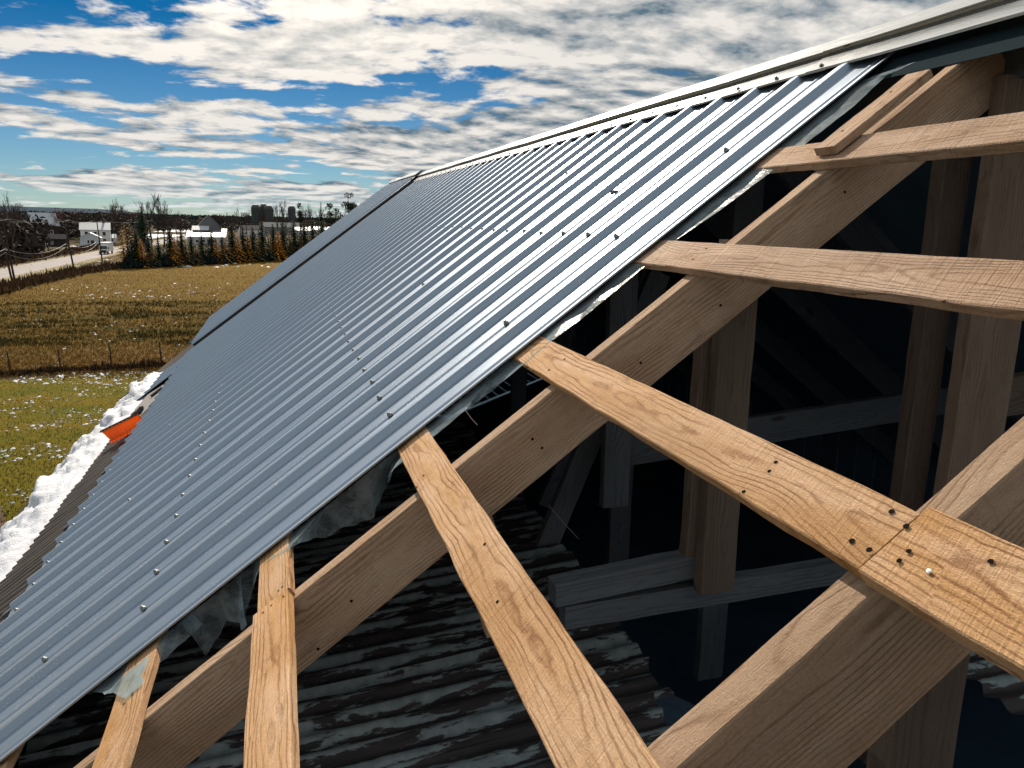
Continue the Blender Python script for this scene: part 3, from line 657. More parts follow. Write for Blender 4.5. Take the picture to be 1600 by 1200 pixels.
# ------------------------------------------------------------------ single trees that stand out
def T(kind, px, y, h, label, cat='tree', group=None, sx=1.0, name=None):
    K = {'bare': BAR, 'red': RED, 'pine': PIN, 'spr': SPR, 'lar': LARP}[kind]; m = K[rng.randrange(len(K))]; p = gy(px, y)
    return tree(name or {'bare': 'bare_tree', 'red': 'autumn_tree', 'pine': 'pine_tree', 'spr': 'spruce', 'lar': 'larch'}[kind], m[0], m[1], p, h, label, cat, group, crown='branches' if kind == 'bare' else 'crown', sx=sx)
for i, (px, y, h) in enumerate(((234, 300, 20.5), (245, 300, 17.5), (254, 305, 21), (261, 310, 17), (228, 320, 16), (275, 320, 14), (16, 200, 17), (6, 230, 15), (24, 250, 14))):
    T('bare', px, y, h, ['tallest but one bare tree behind the hedgerow, left of the close trio', 'middle bare tree of the close trio behind the hedgerow', 'tallest bare tree of the trio behind the hedgerow', 'right-hand bare tree of the close trio behind the hedgerow', 'lower bare tree at the left of the trio behind the hedgerow', 'lone bare tree right of the trio behind the hedgerow', 'tall bare tree behind the leaning pole at the far left', 'bare tree at the very left edge beyond the road', 'smaller bare tree just right of the nearest utility pole'][i], group='tall bare trees ' + ('behind the hedgerow' if px > 100 else 'at the far left'), sx=1.1)
for i, (px, y, h) in enumerate(((385, 420, 17), (375, 430, 18), (433, 420, 20), (440, 425, 22), (446, 430, 18), (470, 400, 19), (479, 410, 17), (486, 400, 20), (497, 410, 18), (533, 400, 18), (556, 400, 19), (564, 400, 17), (357, 420, 15), (362, 400, 14))):
    T('bare', px, y, h, ['leafless tree just left of the leftmost silo', 'leafless tree two steps left of the leftmost silo', 'leafless tree right beside the broad middle silo', 'tallest leafless tree in the gap between the silos', 'leafless tree closest to the lone silo on its left', 'leafless tree just right of the lone silo', 'leafless tree right of the slim dark pine', 'tall leafless tree midway between lone silo and spire spruce', 'leafless tree left against the spire-like spruce', 'leafless tree between the two largest pines', 'leafless tree right of the highest pine', 'rightmost leafless tree against the roof verge', 'low leafless tree right of the orange-brown tree', 'second low leafless tree right of the orange-brown tree'][i], group='bare skyline trees near the silos', sx=1.25)
T('red', 85, 340, 13, 'rusty red autumn tree over the snowy roofed house in the woods', sx=.8)
T('red', 74, 330, 9, 'low brown-red tree left of the dark shed', sx=.9)
T('red', 133, 390, 13, 'dark red tree behind the white farmhouse', sx=1.0)
T('red', 343, 400, 15, 'slender orange-brown tree at the edge of the grey gabled barn', sx=.5)
T('red', 409, 330, 14, 'rust-brown leaning tree in front of the silos', sx=.45)
T('red', 116, 400, 12, 'brown tree left of the white farmhouse', sx=1.0)
T('red', 470, 380, 17, 'dark reddish tall tree right of the lone silo', sx=.45)
T('pine', 546, 330, 22, 'tall dark pine closest to the roof, highest on the skyline', sx=.95)
T('pine', 516, 350, 17.5, 'dark pine left of the highest one', sx=.9)
T('pine', 526, 360, 16, 'shorter dark pine between the two taller pines', sx=.9)
T('pine', 468, 360, 17.5, 'slim dark pine right of the lone silo', sx=.55)
T('spr', 502, 350, 18.5, 'narrow spire-like spruce on the skyline left of the pines', sx=.35)
T('pine', 568, 340, 18, 'small pine top just above the roof verge', sx=.8)
T('bare', 177, 340, 19, 'dense bare tree behind the farmhouse, twiggy round crown', sx=1.7)
T('bare', 186, 345, 17, 'dense bare tree right of the round-crowned one', sx=1.7)
T('spr', 222, 265, 14, 'dark spruce standing behind the left end of the hedgerow', sx=.9)
T('spr', 217, 300, 13, 'second dark spruce behind the hedgerow end, a little farther', sx=.9)

# woods that read as one mass
def woods(name, n, xr, yr, hr, mat, label, seed, size, skip=None):
    r = random.Random(seed); mb = MB()
    for _ in range(n):
        px = r.uniform(*xr); y = r.uniform(*yr); p = gy(px, y)
        if -58 < p.x < -42: continue
        if skip and skip(px, y): continue
        h = r.uniform(*hr); w = h * r.uniform(.22, .4); k = 40
        for _k in range(k):
            v = rv(r)
            if v.length > 1: v.normalize()
            c = Vector((p.x + v.x * w, y + v.y * w, h * .55 + v.z * h * .45)); s = size * r.uniform(.5, 1.4)
            mb.tri(c, c + rv(r).normalized() * s, c + rv(r).normalized() * s)
    return tag(mb.build(name, mat), label, 'woods', kind='stuff')
clear = lambda px, y: (62 < px < 185 and y < 345)
woods('leafless_woods', 1100, (-60, 215), (300, 560), (7, 12), M_WOODS, 'dark leafless woods behind the houses left of the hedgerow', 41, 1.2, clear)
woods('leafless_woods', 170, (-80, 60), (170, 300), (5, 10), M_WOODS, 'dark leafless thicket at the far left beyond the road', 42, 1.6, lambda px, y: px > 40 and y > 260)
woods('far_conifer_woods', 1500, (-80, 640), (820, 1300), (9, 13), M_CON, 'dark conifer woods closing the plain below the sky', 43, 2.2)
woods('far_conifer_woods', 1500, (-120, 700), (1600, 2600), (9, 14), M_CON, 'farther belt of dark woods on the horizon', 44, 4.5)
woods('mid_woods', 330, (190, 640), (560, 800), (6, 12), M_WOODS, 'brown leafless woods around the farm and silos', 45, 1.5)
woods('reddish_woods', 90, (90, 215), (420, 560), (10, 15), M_RED, 'reddish brown tree tops among the left woods', 46, .8)
for i, (px, y, w, d) in enumerate([(212, 420, 16, 40), (250, 480, 26, 60), (285, 640, 30, 90), (460, 700, 40, 60), (490, 600, 30, 40)]):
    p = gy(px, y); sheet('snowy_field', crooked([(p.x - w / 2, y - d / 2), (p.x + w / 2, y - d / 2), (p.x + w / 2, y + d / 2), (p.x - w / 2, y + d / 2)], 2, 4, i), .006, SNOW)

# ================================================================== THE BARN
barn = empty('barn', (2.4, 7.0, 0.0))
tag(barn, 'old barn getting a new grey steel roof over open sawn timber frame', 'barn')

# ---- new steel sheets
PITCH = .3697; A0 = 2.99; SCREW0 = 3.451
def prof(a):
    """rib height (units) above the plane at a position along the barn"""
    t = ((a - SCREW0) / PITCH) % 1.0
    pts = [(0, .005), (.03, .005), (.05, 0.0), (.08, 0.0), (.20, .0030), (.355, .0070), (.365, .0060), (.385, .0140), (.42, .0285), (.47, .0295), (.60, .0245), (.93, .001), (.965, 0.0), (1.0, .005)]
    for (u0, h0), (u1, h1) in zip(pts, pts[1:]):
        if u0 <= t <= u1: return 1.35 * (h0 + (h1 - h0) * (t - u0) / (u1 - u0))
    return 0.0
BRK = [0, .03, .05, .08, .20, .355, .365, .385, .42, .47, .60, .77, .93, .965]
def steel_sheet(a0, a1, r0, r1, dh, name='metal_sheet', nr=26, lip=0.0):
    As = {a0, a1}; k0 = math.floor((a0 - SCREW0) / PITCH) - 1
    for k in range(k0, k0 + int((a1 - a0) / PITCH) + 4):
        for b in BRK:
            a = SCREW0 + (k + b) * PITCH
            if a0 < a < a1: As.add(a)
    As = sorted(As); org = W((a0 + a1) / 2, (r0 + r1) / 2, 0)
    M = frame(org, AX_R, AX_A, AX_R.cross(AX_A)); vs = []; fs = []
    # local x up the slope, local y along the barn, local z = off the plane
    zdir = 1.0 if (AX_R.cross(AX_A)).dot(AX_N) > 0 else -1.0
    for j in range(nr + 1):
        rr = r0 + (r1 - r0) * j / nr
        for a in As:
            w = mnoise.noise(Vector((a * 1.3, rr * .8, dh * 50))) * .0016 + mnoise.noise(Vector((a * .5, rr * .35, 7))) * .003 + .0045
            h = prof(a) + dh + w
            vs.append(((rr - (r0 + r1) / 2) * S, (a - (a0 + a1) / 2) * S, h * S * zdir))
    n = len(As)
    for j in range(nr):
        for i in range(n - 1): b = j * n + i; fs.append((b, b + 1, b + 1 + n, b + n))
    # returned lips give the sheet its thickness
    def lipof(idx, d):
        b = len(vs)
        for i in idx: x, y, z = vs[i]; vs.append((x + d[0], y + d[1], z + d[2] * zdir))
        for q in range(len(idx) - 1): fs.append((idx[q], idx[q + 1], b + q + 1, b + q))
    lipof(list(range(n)), (0, 0, -.004)); lipof([j * n for j in range(nr + 1)], (0, 0, -.006)); lipof([j * n + n - 1 for j in range(nr + 1)], (0, 0, -.004))
    return link(name, mesh(name, vs, fs, METAL), barn, M)
sm = MB(); sm.lathe([(.0118, -.006), (.0118, .0025), (.0075, .003), (.0075, .010), (.0, .0115)], 8)
screw_me = sm.me('screw', SCREW, True); screwd_me = MB(); screwd_me.lathe([(.011, 0), (.011, .0025), (.007, .003), (.007, .010), (.0, .011)], 8); screwd_me = screwd_me.me('screw', SCREWD, True)
NM = frame(Vector((0, 0, 0)), AX_R, AX_A.copy(), AX_N) if AX_R.cross(AX_A).dot(AX_N) > 0 else frame(Vector((0, 0, 0)), AX_A.copy(), AX_R, AX_N)
def place(me, name, parent, pos, rot=None):
    o = bpy.data.objects.new(name, me); col.objects.link(o); o.parent = parent
    Mw = Matrix.Translation(pos) @ (rot or Matrix.Identity(4))
    o.matrix_local = WM[parent.name].inverted() @ Mw
    return o
a = A0; k = 0; rr_ = random.Random(4)
while a < 15.7:
    b = min(a + 3 * PITCH, 15.80)
    sh = steel_sheet(a + (.0 if k == 0 else -.004), b, -3.05, 2.66, .0015 * (k % 2), nr=30)
    for q in range(4):
        sa = SCREW0 - PITCH + (k * 3 + q) * PITCH
        if not (a + .02 < sa < b - .02 + (PITCH * .2)) or sa < 3.3: continue
        for rrow in (-2.957, -1.563, -.170, 1.217):
            if sa > 12 and rrow > -1: continue
            place(screw_me, 'screw', sh, W(sa + rr_.uniform(-.004, .004), rrow + rr_.uniform(-.008, .008), .0165), NM)
    for rrow in (-2.225, 1.937, .53):
        sa = SCREW0 - PITCH + (k * 3 + (1 if rrow != -2.225 else 2)) * PITCH
        if sa < 3.3 or sa > 9.5 or k % 2: continue
        place(screw_me, 'screw', sh, W(sa, rrow, .0165), NM)
    a = b; k += 1
for k in range(4):
    a0 = 16.02 + k * 3 * PITCH; a1 = a0 + 3 * PITCH
    steel_sheet(a0, a1, -2.93, 2.66, .075, nr=14)
steel_sheet(14.75, 16.75, -4.30, -3.07, -.085, nr=10)
# verge trim, black to paint the gap's shade, and exposed purlin ends
MB().box(-2.9 * S, 2.6 * S, -.02, .03, -.005, .062).build('verge_trim', RUBBER, barn, frame(W(16.0, 0, 0), AX_R, AX_A.copy(), AX_N))
# opposite slope, left open nearer the camera so skylight fills the interior
def opp(a0, a1):
    M = frame(X(2.84 + 2.4, (a0 + a1) / 2, .90 - 1.8), Vector((-.8, 0, .6)), Vector((0, -1, 0)), Vector((.6, 0, .8)))
    L = 3.0 * S; mb = MB(); n = max(2, int((a1 - a0) / (PITCH / 2))); ww = (a1 - a0) * S
    for i in range(n + 1):
        y = -ww / 2 + ww * i / n; z = .02 if i % 2 else 0
        mb.v += [(-L, y, z), (L, y, z)]
    for i in range(n): mb.f.append((2 * i, 2 * i + 2, 2 * i + 3, 2 * i + 1))
    return mb.build('metal_sheet', METAL, barn, M)
for i in range(6): opp(2.3 + i * 2.97, 2.3 + (i + 1) * 2.97)

# ---- ridge cap (flange, step, upper face, apex) in lengths that lap
capsec = [(2.575, .036), (2.58, .046), (2.752, .048), (2.754, .060), (2.722, .074), (2.724, .079), (2.845, .081)]
def cap(a0, a1, dh, dr=0.0):
    vs = []; fs = []; n = 26; org = W((a0 + a1) / 2, 2.84, 0); Mi = org
    ap = W(0, 2.845, .081 + dh); pts0 = [W(0, r - dr, h + dh) for r, h in capsec]
    pts0.append(Vector((ap.x + .03, 0, ap.z + .012)))
    cx = ap.x + .06
    pts0 += [Vector((2 * cx - q.x, 0, q.z)) for q in pts0[:-1][::-1]]
    m = len(pts0)
    for i in range(n + 1):
        yy = (a0 + (a1 - a0) * i / n) * S
        for j, q in enumerate(pts0):
            wv = mnoise.noise(Vector((yy * 1.1, j * .12, dh * 90))) * .006
            vs.append((q.x - org.x, yy - org.y, q.z - org.z + wv))
    for i in range(n):
        for j in range(m - 1): b = i * m + j; fs.append((b, b + 1, b + 1 + m, b + m))
    return link('ridge_cap', mesh('ridge_cap', vs, fs, CAP, False), barn, Matrix.Translation(org))
caps = [cap(-6.0, -.2, .006), cap(-.3, 3.55, .004), cap(3.4, 7.3, .0), cap(7.2, 11.2, .004), cap(11.1, 15.9, .0), cap(16.0, 20.3, .045)]
for i in range(42):
    sa = SCREW0 + i * PITCH + .0
    if sa < 3.4: continue
    c = caps[2] if sa < 7.25 else caps[3] if sa < 11.15 else caps[4] if sa < 15.95 else caps[5]
    place(screwd_me, 'screw', c, W(sa, 2.605, .047 + (.045 if sa > 15.95 else .004)), NM)

# ---- boards
def board(name, L, Wd, T_, mat, parent, M, seg=28, jit=.0032, seed=0, bev=.003, bow=0.0):
    """local x along the grain, y width, z thickness (top at z=0); sawn edges wander a little"""
    vs = []; fs = []; sec = [(-Wd / 2, -bev), (-Wd / 2 + bev, 0), (0, 0), (Wd / 2 - bev, 0), (Wd / 2, -bev), (Wd / 2, -T_ + bev), (Wd / 2 - bev, -T_), (-Wd / 2 + bev, -T_), (-Wd / 2, -T_ + bev)]
    n = len(sec)
    for i in range(seg + 1):
        x = -L / 2 + L * i / seg
        for j, (y, z) in enumerate(sec):
            e = 1 if y > 0 else (-1 if y < 0 else 0)
            w = mnoise.noise(Vector((x * 5 + seed * 3.1, e * 3.0, seed))) * jit * 1.4 + mnoise.noise(Vector((x * 28 + seed, e * 7.0 + (1 if z > -T_ / 2 else 5), seed))) * jit * .7
            wz = mnoise.noise(Vector((x * 4 + seed, e * 2.0, 5 + seed))) * jit * .7 + bow * (1 - (2 * x / L) ** 2)
            vs.append((x + (mnoise.noise(Vector((y * 30, z * 30, seed))) * .003 if i in (0, seg) else 0), y + e * w, z + wz))
    for i in range(seg):
        for j in range(n): j2 = (j + 1) % n; fs.append((i * n + j, (i + 1) * n + j, (i + 1) * n + j2, i * n + j2))
    fs.append(tuple(range(n))); fs.append(tuple(seg * n + j for j in range(n))[::-1])
    me = mesh(name, vs, fs, mat); return link(name, me, parent, M)
AN = AX_N
def purlin(a0, a1, rc, w, t, mat, top=0.0, seed=0, skew=0.0):
    c = W((a0 + a1) / 2, rc, top); ex = (AX_A + AX_R * skew).normalized(); ey = AN.cross(ex)
    return board('purlin', (a1 - a0) * S, w * S, t * S, mat, barn, frame(c, ex, ey, AN), seed=seed, seg=max(20, int((a1 - a0) * 14)))
def nails(parent, pts, h=0.001, me=None):
    for (px, py) in pts:
        a, r = onr(px, py, h); place(me or nail_me, 'nail', parent, W(a, r, h), NM)
nb_ = MB(); nb_.lathe([(.0042, 0), (.0040, .0005), (.0, .0006)], 7); nail_me = nb_.me('nail', NAIL)
nb2 = MB(); nb2.lathe([(.0050, 0), (.0047, .0005), (.0, .0003)], 7); hole_me = nb2.me('nail', NAIL)  # flat disc, blackened to stand for the shade inside a nail hole
nb3 = MB(); nb3.lathe([(.0036, 0), (.0036, .0012), (.0, .002)], 8); bright_me = nb3.me('nail', BRIGHTNAIL)
# the six visible purlins, most of them in two lengths butted over a rafter
pu = {}
pu['1'] = purlin(-6.2, 8.5, -1.495, .155, .034, WOOD_P, -.001, seed=1); pu['1b'] = pu['1']
pu['2'] = purlin(2.565, 8.5, -.851, .142, .036, WOOD_P, seed=3)
pu['2b'] = purlin(-6.2, 2.56, -.862, .150, .038, WOOD_P, .002, seed=4)
pu['3'] = purlin(-6.2, 8.5, -.147, .150, .034, WOOD_P, seed=5, skew=.0015)
pu['4'] = purlin(.968, 8.5, .485, .150, .036, WOOD_P, seed=6, skew=.004)
pu['4b'] = purlin(-6.2, .962, .476, .172, .040, WOOD_P, .003, seed=7)
pu['5'] = purlin(-6.2, 8.5, 1.155, .160, .034, WOOD_P2, seed=8)
pu['6'] = purlin(2.62, 8.5, 1.835, .155, .036, WOOD_P2, seed=9)
pu['6b'] = purlin(-6.2, 2.612, 1.835, .170, .040, WOOD_P2, .004, seed=10)
for r_ in (-2.2, -2.9, 2.48): purlin(3.15 if r_ > 0 else -6.2, 8.5, r_, .15, .035, WOOD_P, seed=int(r_ * 10) + 30)
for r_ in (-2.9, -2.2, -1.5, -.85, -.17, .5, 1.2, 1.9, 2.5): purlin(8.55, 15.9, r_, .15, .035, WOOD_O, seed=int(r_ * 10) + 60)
for r_ in (-2.5, -1.75, -1.0, -.2, .6, 1.4, 2.2): purlin(15.82, 19.8, r_, .10, .05, WOOD_P, .02, seed=int(r_ * 10) + 90)
nails(pu['4'], [(1393, 799), (1331, 845)], .002, hole_me); nails(pu['4b'], [(1416, 822), (1358, 859)], .006, hole_me)
nails(pu['4b'], [(1452, 893)], .006, bright_me); nails(pu['4b'], [(1548, 877), (1405, 876), (1420, 861)], .006)
nails(pu['4'], [(1212, 722), (1202, 736), (1162, 768), (882, 561), (858, 578)])
nails(pu['2'], [(441, 917), (435, 923)]); nails(pu['2b'], [(411, 957), (443, 932), (424, 946)], .003)
nails(pu['3'], [(638, 763), (662, 743), (651, 761), (777, 940), (757, 850)])
nails(pu['5'], [(1104, 388), (1083, 405), (1475, 471)])
nails(pu['1b'], [(193, 1100), (207, 1083)], .003)

# ---- rafters
def rafter(y0, wd, mat, r0=-3.3, r1=2.66, top=-.036, dep=.245, seed=0, nm='rafter', seg=44):
    c = W(y0 + wd / 2, (r0 + r1) / 2, top); ey = AN.cross(AX_R)
    # grain axis up the slope; width of the section is the rafter thickness
    return board(nm, (r1 - r0) * S, wd * S, dep * S, mat, barn, frame(c, AX_R.copy(), ey, AN), seg=seg, seed=seed, jit=.0026)
raf = {}
raf[1] = rafter(2.536, .066, WOOD_R, dep=.238, seed=41)
raf[2] = rafter(.940, .076, WOOD_R, dep=.262, seed=42)
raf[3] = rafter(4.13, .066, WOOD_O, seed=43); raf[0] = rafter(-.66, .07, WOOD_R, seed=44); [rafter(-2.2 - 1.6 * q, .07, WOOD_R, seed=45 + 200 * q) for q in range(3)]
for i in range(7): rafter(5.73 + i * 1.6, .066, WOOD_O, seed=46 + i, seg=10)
def opprafter(y0, mat=WOOD_O, seed=0):
    c = X(2.84 + 2.35, y0 + .1, .80 - 1.78); ex = Vector((-.8, 0, .6)); n_ = Vector((.6, 0, .8)); return board('rafter', 5.9 * S, .066 * S, .24 * S, mat, barn, frame(c, ex, n_.cross(ex), n_), seg=14, seed=seed)
for i in range(11): opprafter(-2.2 + i * 1.596, seed=80 + i)
# nail holes as black discs, and tear-out on rafter faces
def facenail(parent, px, py, y, me=None):
    v = ray(px, py); w = v * (y / v[1]); M = Matrix.Rotation(math.radians(90), 4, 'X'); place(me or hole_me, 'nail', parent, X(w[0], w[1], w[2]), M)
for (px, py) in ((549, 939), (497, 1014), (832, 686), (847, 700), (1126, 477), (1001, 567), (1320, 300)): facenail(raf[1], px, py, 2.535)

# ---- posts, ties and struts inside
def stick(name, p0, p1, w, t, mat, side, seed=0, seg=16):
    """straight member from p0 to p1 (layout units); 'side' is the direction its wide face looks at"""
    a, b = X(*p0), X(*p1); ex = (b - a).normalized(); n_ = Vector(side); n_ = (n_ - ex * n_.dot(ex)).normalized()
    return board(name, (b - a).length, w * S, t * S, mat, barn, frame((a + b) / 2, ex, n_.cross(ex), n_), seg=seg, seed=seed)
FRONT = (0, -1, 0)
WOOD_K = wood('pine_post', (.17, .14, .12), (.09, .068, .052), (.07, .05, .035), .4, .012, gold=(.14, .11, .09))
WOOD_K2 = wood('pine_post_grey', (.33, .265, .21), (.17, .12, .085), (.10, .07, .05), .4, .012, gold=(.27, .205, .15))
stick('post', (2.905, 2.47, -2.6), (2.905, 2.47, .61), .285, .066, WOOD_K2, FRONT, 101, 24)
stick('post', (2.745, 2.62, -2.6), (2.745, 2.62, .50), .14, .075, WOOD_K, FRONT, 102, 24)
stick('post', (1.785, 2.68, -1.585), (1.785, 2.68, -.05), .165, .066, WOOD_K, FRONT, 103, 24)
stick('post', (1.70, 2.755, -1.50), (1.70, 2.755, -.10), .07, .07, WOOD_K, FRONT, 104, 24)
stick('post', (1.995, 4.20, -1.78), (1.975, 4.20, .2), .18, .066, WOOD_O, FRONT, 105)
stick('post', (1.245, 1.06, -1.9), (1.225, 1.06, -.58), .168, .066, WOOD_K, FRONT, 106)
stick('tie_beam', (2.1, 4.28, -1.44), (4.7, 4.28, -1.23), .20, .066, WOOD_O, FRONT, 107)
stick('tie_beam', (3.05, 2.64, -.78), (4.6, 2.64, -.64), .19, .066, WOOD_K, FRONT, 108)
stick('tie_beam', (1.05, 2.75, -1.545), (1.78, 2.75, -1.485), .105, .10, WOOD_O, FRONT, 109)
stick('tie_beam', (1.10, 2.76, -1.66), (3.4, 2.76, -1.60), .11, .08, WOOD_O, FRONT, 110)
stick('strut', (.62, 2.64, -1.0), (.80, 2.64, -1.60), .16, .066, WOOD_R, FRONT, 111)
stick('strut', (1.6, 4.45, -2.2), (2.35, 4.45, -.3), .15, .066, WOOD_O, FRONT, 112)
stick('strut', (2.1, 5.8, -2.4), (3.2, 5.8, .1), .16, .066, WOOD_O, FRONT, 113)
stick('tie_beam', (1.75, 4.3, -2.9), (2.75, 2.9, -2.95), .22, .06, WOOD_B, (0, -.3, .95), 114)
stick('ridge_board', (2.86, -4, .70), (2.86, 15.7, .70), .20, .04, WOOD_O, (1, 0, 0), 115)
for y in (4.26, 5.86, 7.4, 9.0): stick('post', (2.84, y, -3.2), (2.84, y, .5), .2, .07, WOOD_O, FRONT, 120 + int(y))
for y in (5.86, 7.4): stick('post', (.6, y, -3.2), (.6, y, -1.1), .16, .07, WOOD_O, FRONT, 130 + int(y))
# dark membrane strip under the cap
mbm = MB(); ms_ = plain('roof_membrane', (.014, .026, .034), 1.0, 0, .2, 4)
for i in range(30):
    a_ = -2.5 + 5.9 * i / 29; mbm.v += [tuple(W(a_, 2.47 + .012 * math.sin(i * .7), -.030)), tuple(W(a_, 2.60, -.004))]
for i in range(29): mbm.f.append((2 * i, 2 * i + 2, 2 * i + 3, 2 * i + 1))
mbm.build('roof_membrane', ms_, barn)

# ---- old corrugated roof inside, in ragged sheets
def corr(name, x0, x1, y0, y1, z0, slope, mat, pitch=.125, amp=.014, rag=0.03, seed=0, axis=None, left=False):
    """corrugations run along local x; ragged free end"""
    n = int((y1 - y0) / pitch * 8); L = (x1 - x0); nx = 14; vs = []; fs = []
    M = axis or frame(X(x0, y0, z0), Vector((math.cos(slope), 0, math.sin(slope))), AX_A.copy(), Vector((-math.sin(slope), 0, math.cos(slope))))
    for i in range(n + 1):
        y = (y1 - y0) * i / n; ph = y / pitch * 2 * math.pi
        e1 = rag * mnoise.fractal(Vector((y * 2.2 + seed, seed, 0)), 1, 2, 4); e0 = rag * mnoise.fractal(Vector((y * 2.2 + seed + 9, seed, 0)), 1, 2, 4) if left else 0
        for j in range(nx + 1):
            x = e0 + (L + e1 - e0) * j / nx; z = amp * math.sin(ph) + .02 * mnoise.noise(Vector((x * 1.1 + seed, y * .9, seed)))
            vs.append((x * S, y * S, z * S))
    for i in range(n):
        for j in range(nx): b = i * (nx + 1) + j; fs.append((b, b + 1, b + nx + 2, b + nx + 1))
    return link(name, mesh(name, vs, fs, mat, True), barn, M)
SL = math.radians(5)
zo = lambda x: -2.25 + x * math.tan(SL)
k = 0; y = -1.6
for i, (yw, xe) in enumerate([(.95, 1.55), (.9, 1.60), (.85, 1.58), (.9, 1.61), (.75, 1.58), (.62, 1.66), (.60, 1.68), (.75, 1.72), (.9, 1.76), (1.0, 1.8), (1.0, 1.8)]):
    corr('old_roof_sheet', -1.2, xe, y, y + yw + .03, zo(-1.2) + .008 * (i % 2), SL, OLDM, seed=i * 3.3 + 1, rag=.07)
    y += yw
y = -1.6
for i in range(5):
    corr('old_roof_sheet', 2.55 + .12 * i, 5.6, y, y + 1.03, zo(2.9) + .008 * (i % 2), -math.radians(3), OLDM, seed=i * 2.7 + 40, rag=.25, left=True); y += 1.0

# ---- old corrugated eave below the new sheets
OA = frame(W(0, 0, 0), -AX_R, AX_A.copy(), AN)
y = 2.0
for i in range(17):
    n_ = 1.02; M = frame(W(y, -2.80, -.12 + .006 * (i % 2)), -AX_R, AX_A.copy(), AN)
    corr('old_eave_sheet', 0, 2.75, 0, n_ + .03, 0, 0, EAVEM, pitch=.16, amp=.018, seed=i * 5.1, axis=M, rag=.05); y += n_
# grey flashing boards lying on the eave
fm = MB(); q = [W(*onr(266, 594, -.06), -.06), W(*onr(256, 612, -.06), -.06), W(*onr(216, 653, -.06), -.06), W(*onr(210, 640, -.06), -.06), W(*onr(230, 617, -.06), -.06)]
b = [tuple(v) for v in q] + [tuple(v - AN * .03) for v in q]; fm.v = b; fm.f = [(0, 1, 2, 3, 4), (9, 8, 7, 6, 5)] + [(i, (i + 1) % 5, 5 + (i + 1) % 5, 5 + i) for i in range(5)]
fl = tag(fm.build('flashing_board', FLASH), 'grey flashing board lying on the old eave behind the shovel', 'board')
for (px, py) in ((245, 613), (215, 643)):
    a_, r_ = onr(px, py, -.05); o = MB().lathe([(.10, 0), (.10, .03), (.0, .035)], 12).build('dark_cap', RUBBER, fl); o.matrix_local = Matrix.Translation(W(a_, r_, -.058)) @ NM

# ---- barn walls, loft floor, gables
def planks(name, p0, p1, z0, z1, th, mat, wdt=.30):
    """vertical board wall from p0 to p1 (metres)"""
    p0, p1 = Vector(p0), Vector(p1); d = (p1 - p0); n = int(d.length / wdt); ex = d.normalized(); ny = Vector((-ex.y, ex.x, 0)); r = random.Random(int(p0.x * 10))
    me = MB().box(0, wdt - .012, 0, th, z0, z1).me(name, mat)
    for i in range(n):
        o = bpy.data.objects.new(name, me); col.objects.link(o); o.parent = barn
        o.matrix_local = barn.matrix_world.inverted() @ frame(p0 + ex * (i * wdt) + ny * r.uniform(0, .008), ex, ny, AX_Z)
XW0, XW1, YG0, YG1 = -2.3 * S, 7.5 * S, -7 * S, 20.1 * S
ztop = H - 3.13 * S; ztop2 = H - 2.56 * S
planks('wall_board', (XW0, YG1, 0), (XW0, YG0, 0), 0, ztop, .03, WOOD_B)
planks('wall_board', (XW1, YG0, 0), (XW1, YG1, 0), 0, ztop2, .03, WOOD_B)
def gable(y, s):
    n = 34; w = (XW1 - XW0) / n
    for i in range(n):
        x0 = XW0 + i * w; x1 = x0 + w - .01; rz = lambda x: H + min((x / S - 2.84) * .75 + .93, (2.84 - x / S) * .75 + .92) * S - .12
        mb = MB(); mb.v = [(x, yy, z) for yy in (0, .03) for (x, z) in ((x0, 0), (x1, 0), (x1, rz(x1)), (x0, rz(x0)))]
        mb.f = [(0, 1, 2, 3), (7, 6, 5, 4), (0, 4, 5, 1), (1, 5, 6, 2), (2, 6, 7, 3), (3, 7, 4, 0)]
        mb.build('wall_board', WOOD_B, barn, Matrix.Translation((0, y, 0)))
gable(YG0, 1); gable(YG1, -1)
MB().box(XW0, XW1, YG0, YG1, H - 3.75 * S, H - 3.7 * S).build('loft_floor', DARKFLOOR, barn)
# dark panels added under both slopes to keep bright reflections out of the interior
um = plain('added_panel_blue', (.09, .16, .24), .9, 0, .3, 3)  # blue of the dim interior put into the panel colour
MB().box(0, 6.0 * S, 2.3 * S, 20 * S, -.03, -.02).build('added_dark_panel', um, barn, frame(X(2.95, 0, .73), Vector((.8, 0, -.6)), AX_A.copy(), Vector((.6, 0, .8))))
MB().box(-3.0 * S, 2.5 * S, 3.3 * S, 20 * S, -.012, -.006).build('added_dark_panel', um, barn, frame(W(0, 0, -.036), AX_R.copy(), AX_A.copy(), AN))

# ------------------------------------------------------------------ loose things on the roof
# short plank lying up the slope across the upper purlin
pa = W(2.500, 1.80, .040); pb = W(2.500, 2.30, .040)
L = (pb - pa).length; ex = (pb - pa).normalized()
pl = board('plank', .50 * S, .12 * S, .034 * S, WOOD_P2, None, frame(W(2.545, 2.035, .042), AX_R.copy(), AN.cross(AX_R), AN), seed=200, seg=18)
tag(pl, 'short sunlit plank lying up the slope across the topmost purlin', 'plank')
for dx in (-.12, .10):
    o = bpy.data.objects.new('nail', hole_me); col.objects.link(o); o.parent = pl; o.matrix_local = Matrix.Translation((dx, .01, .0006))

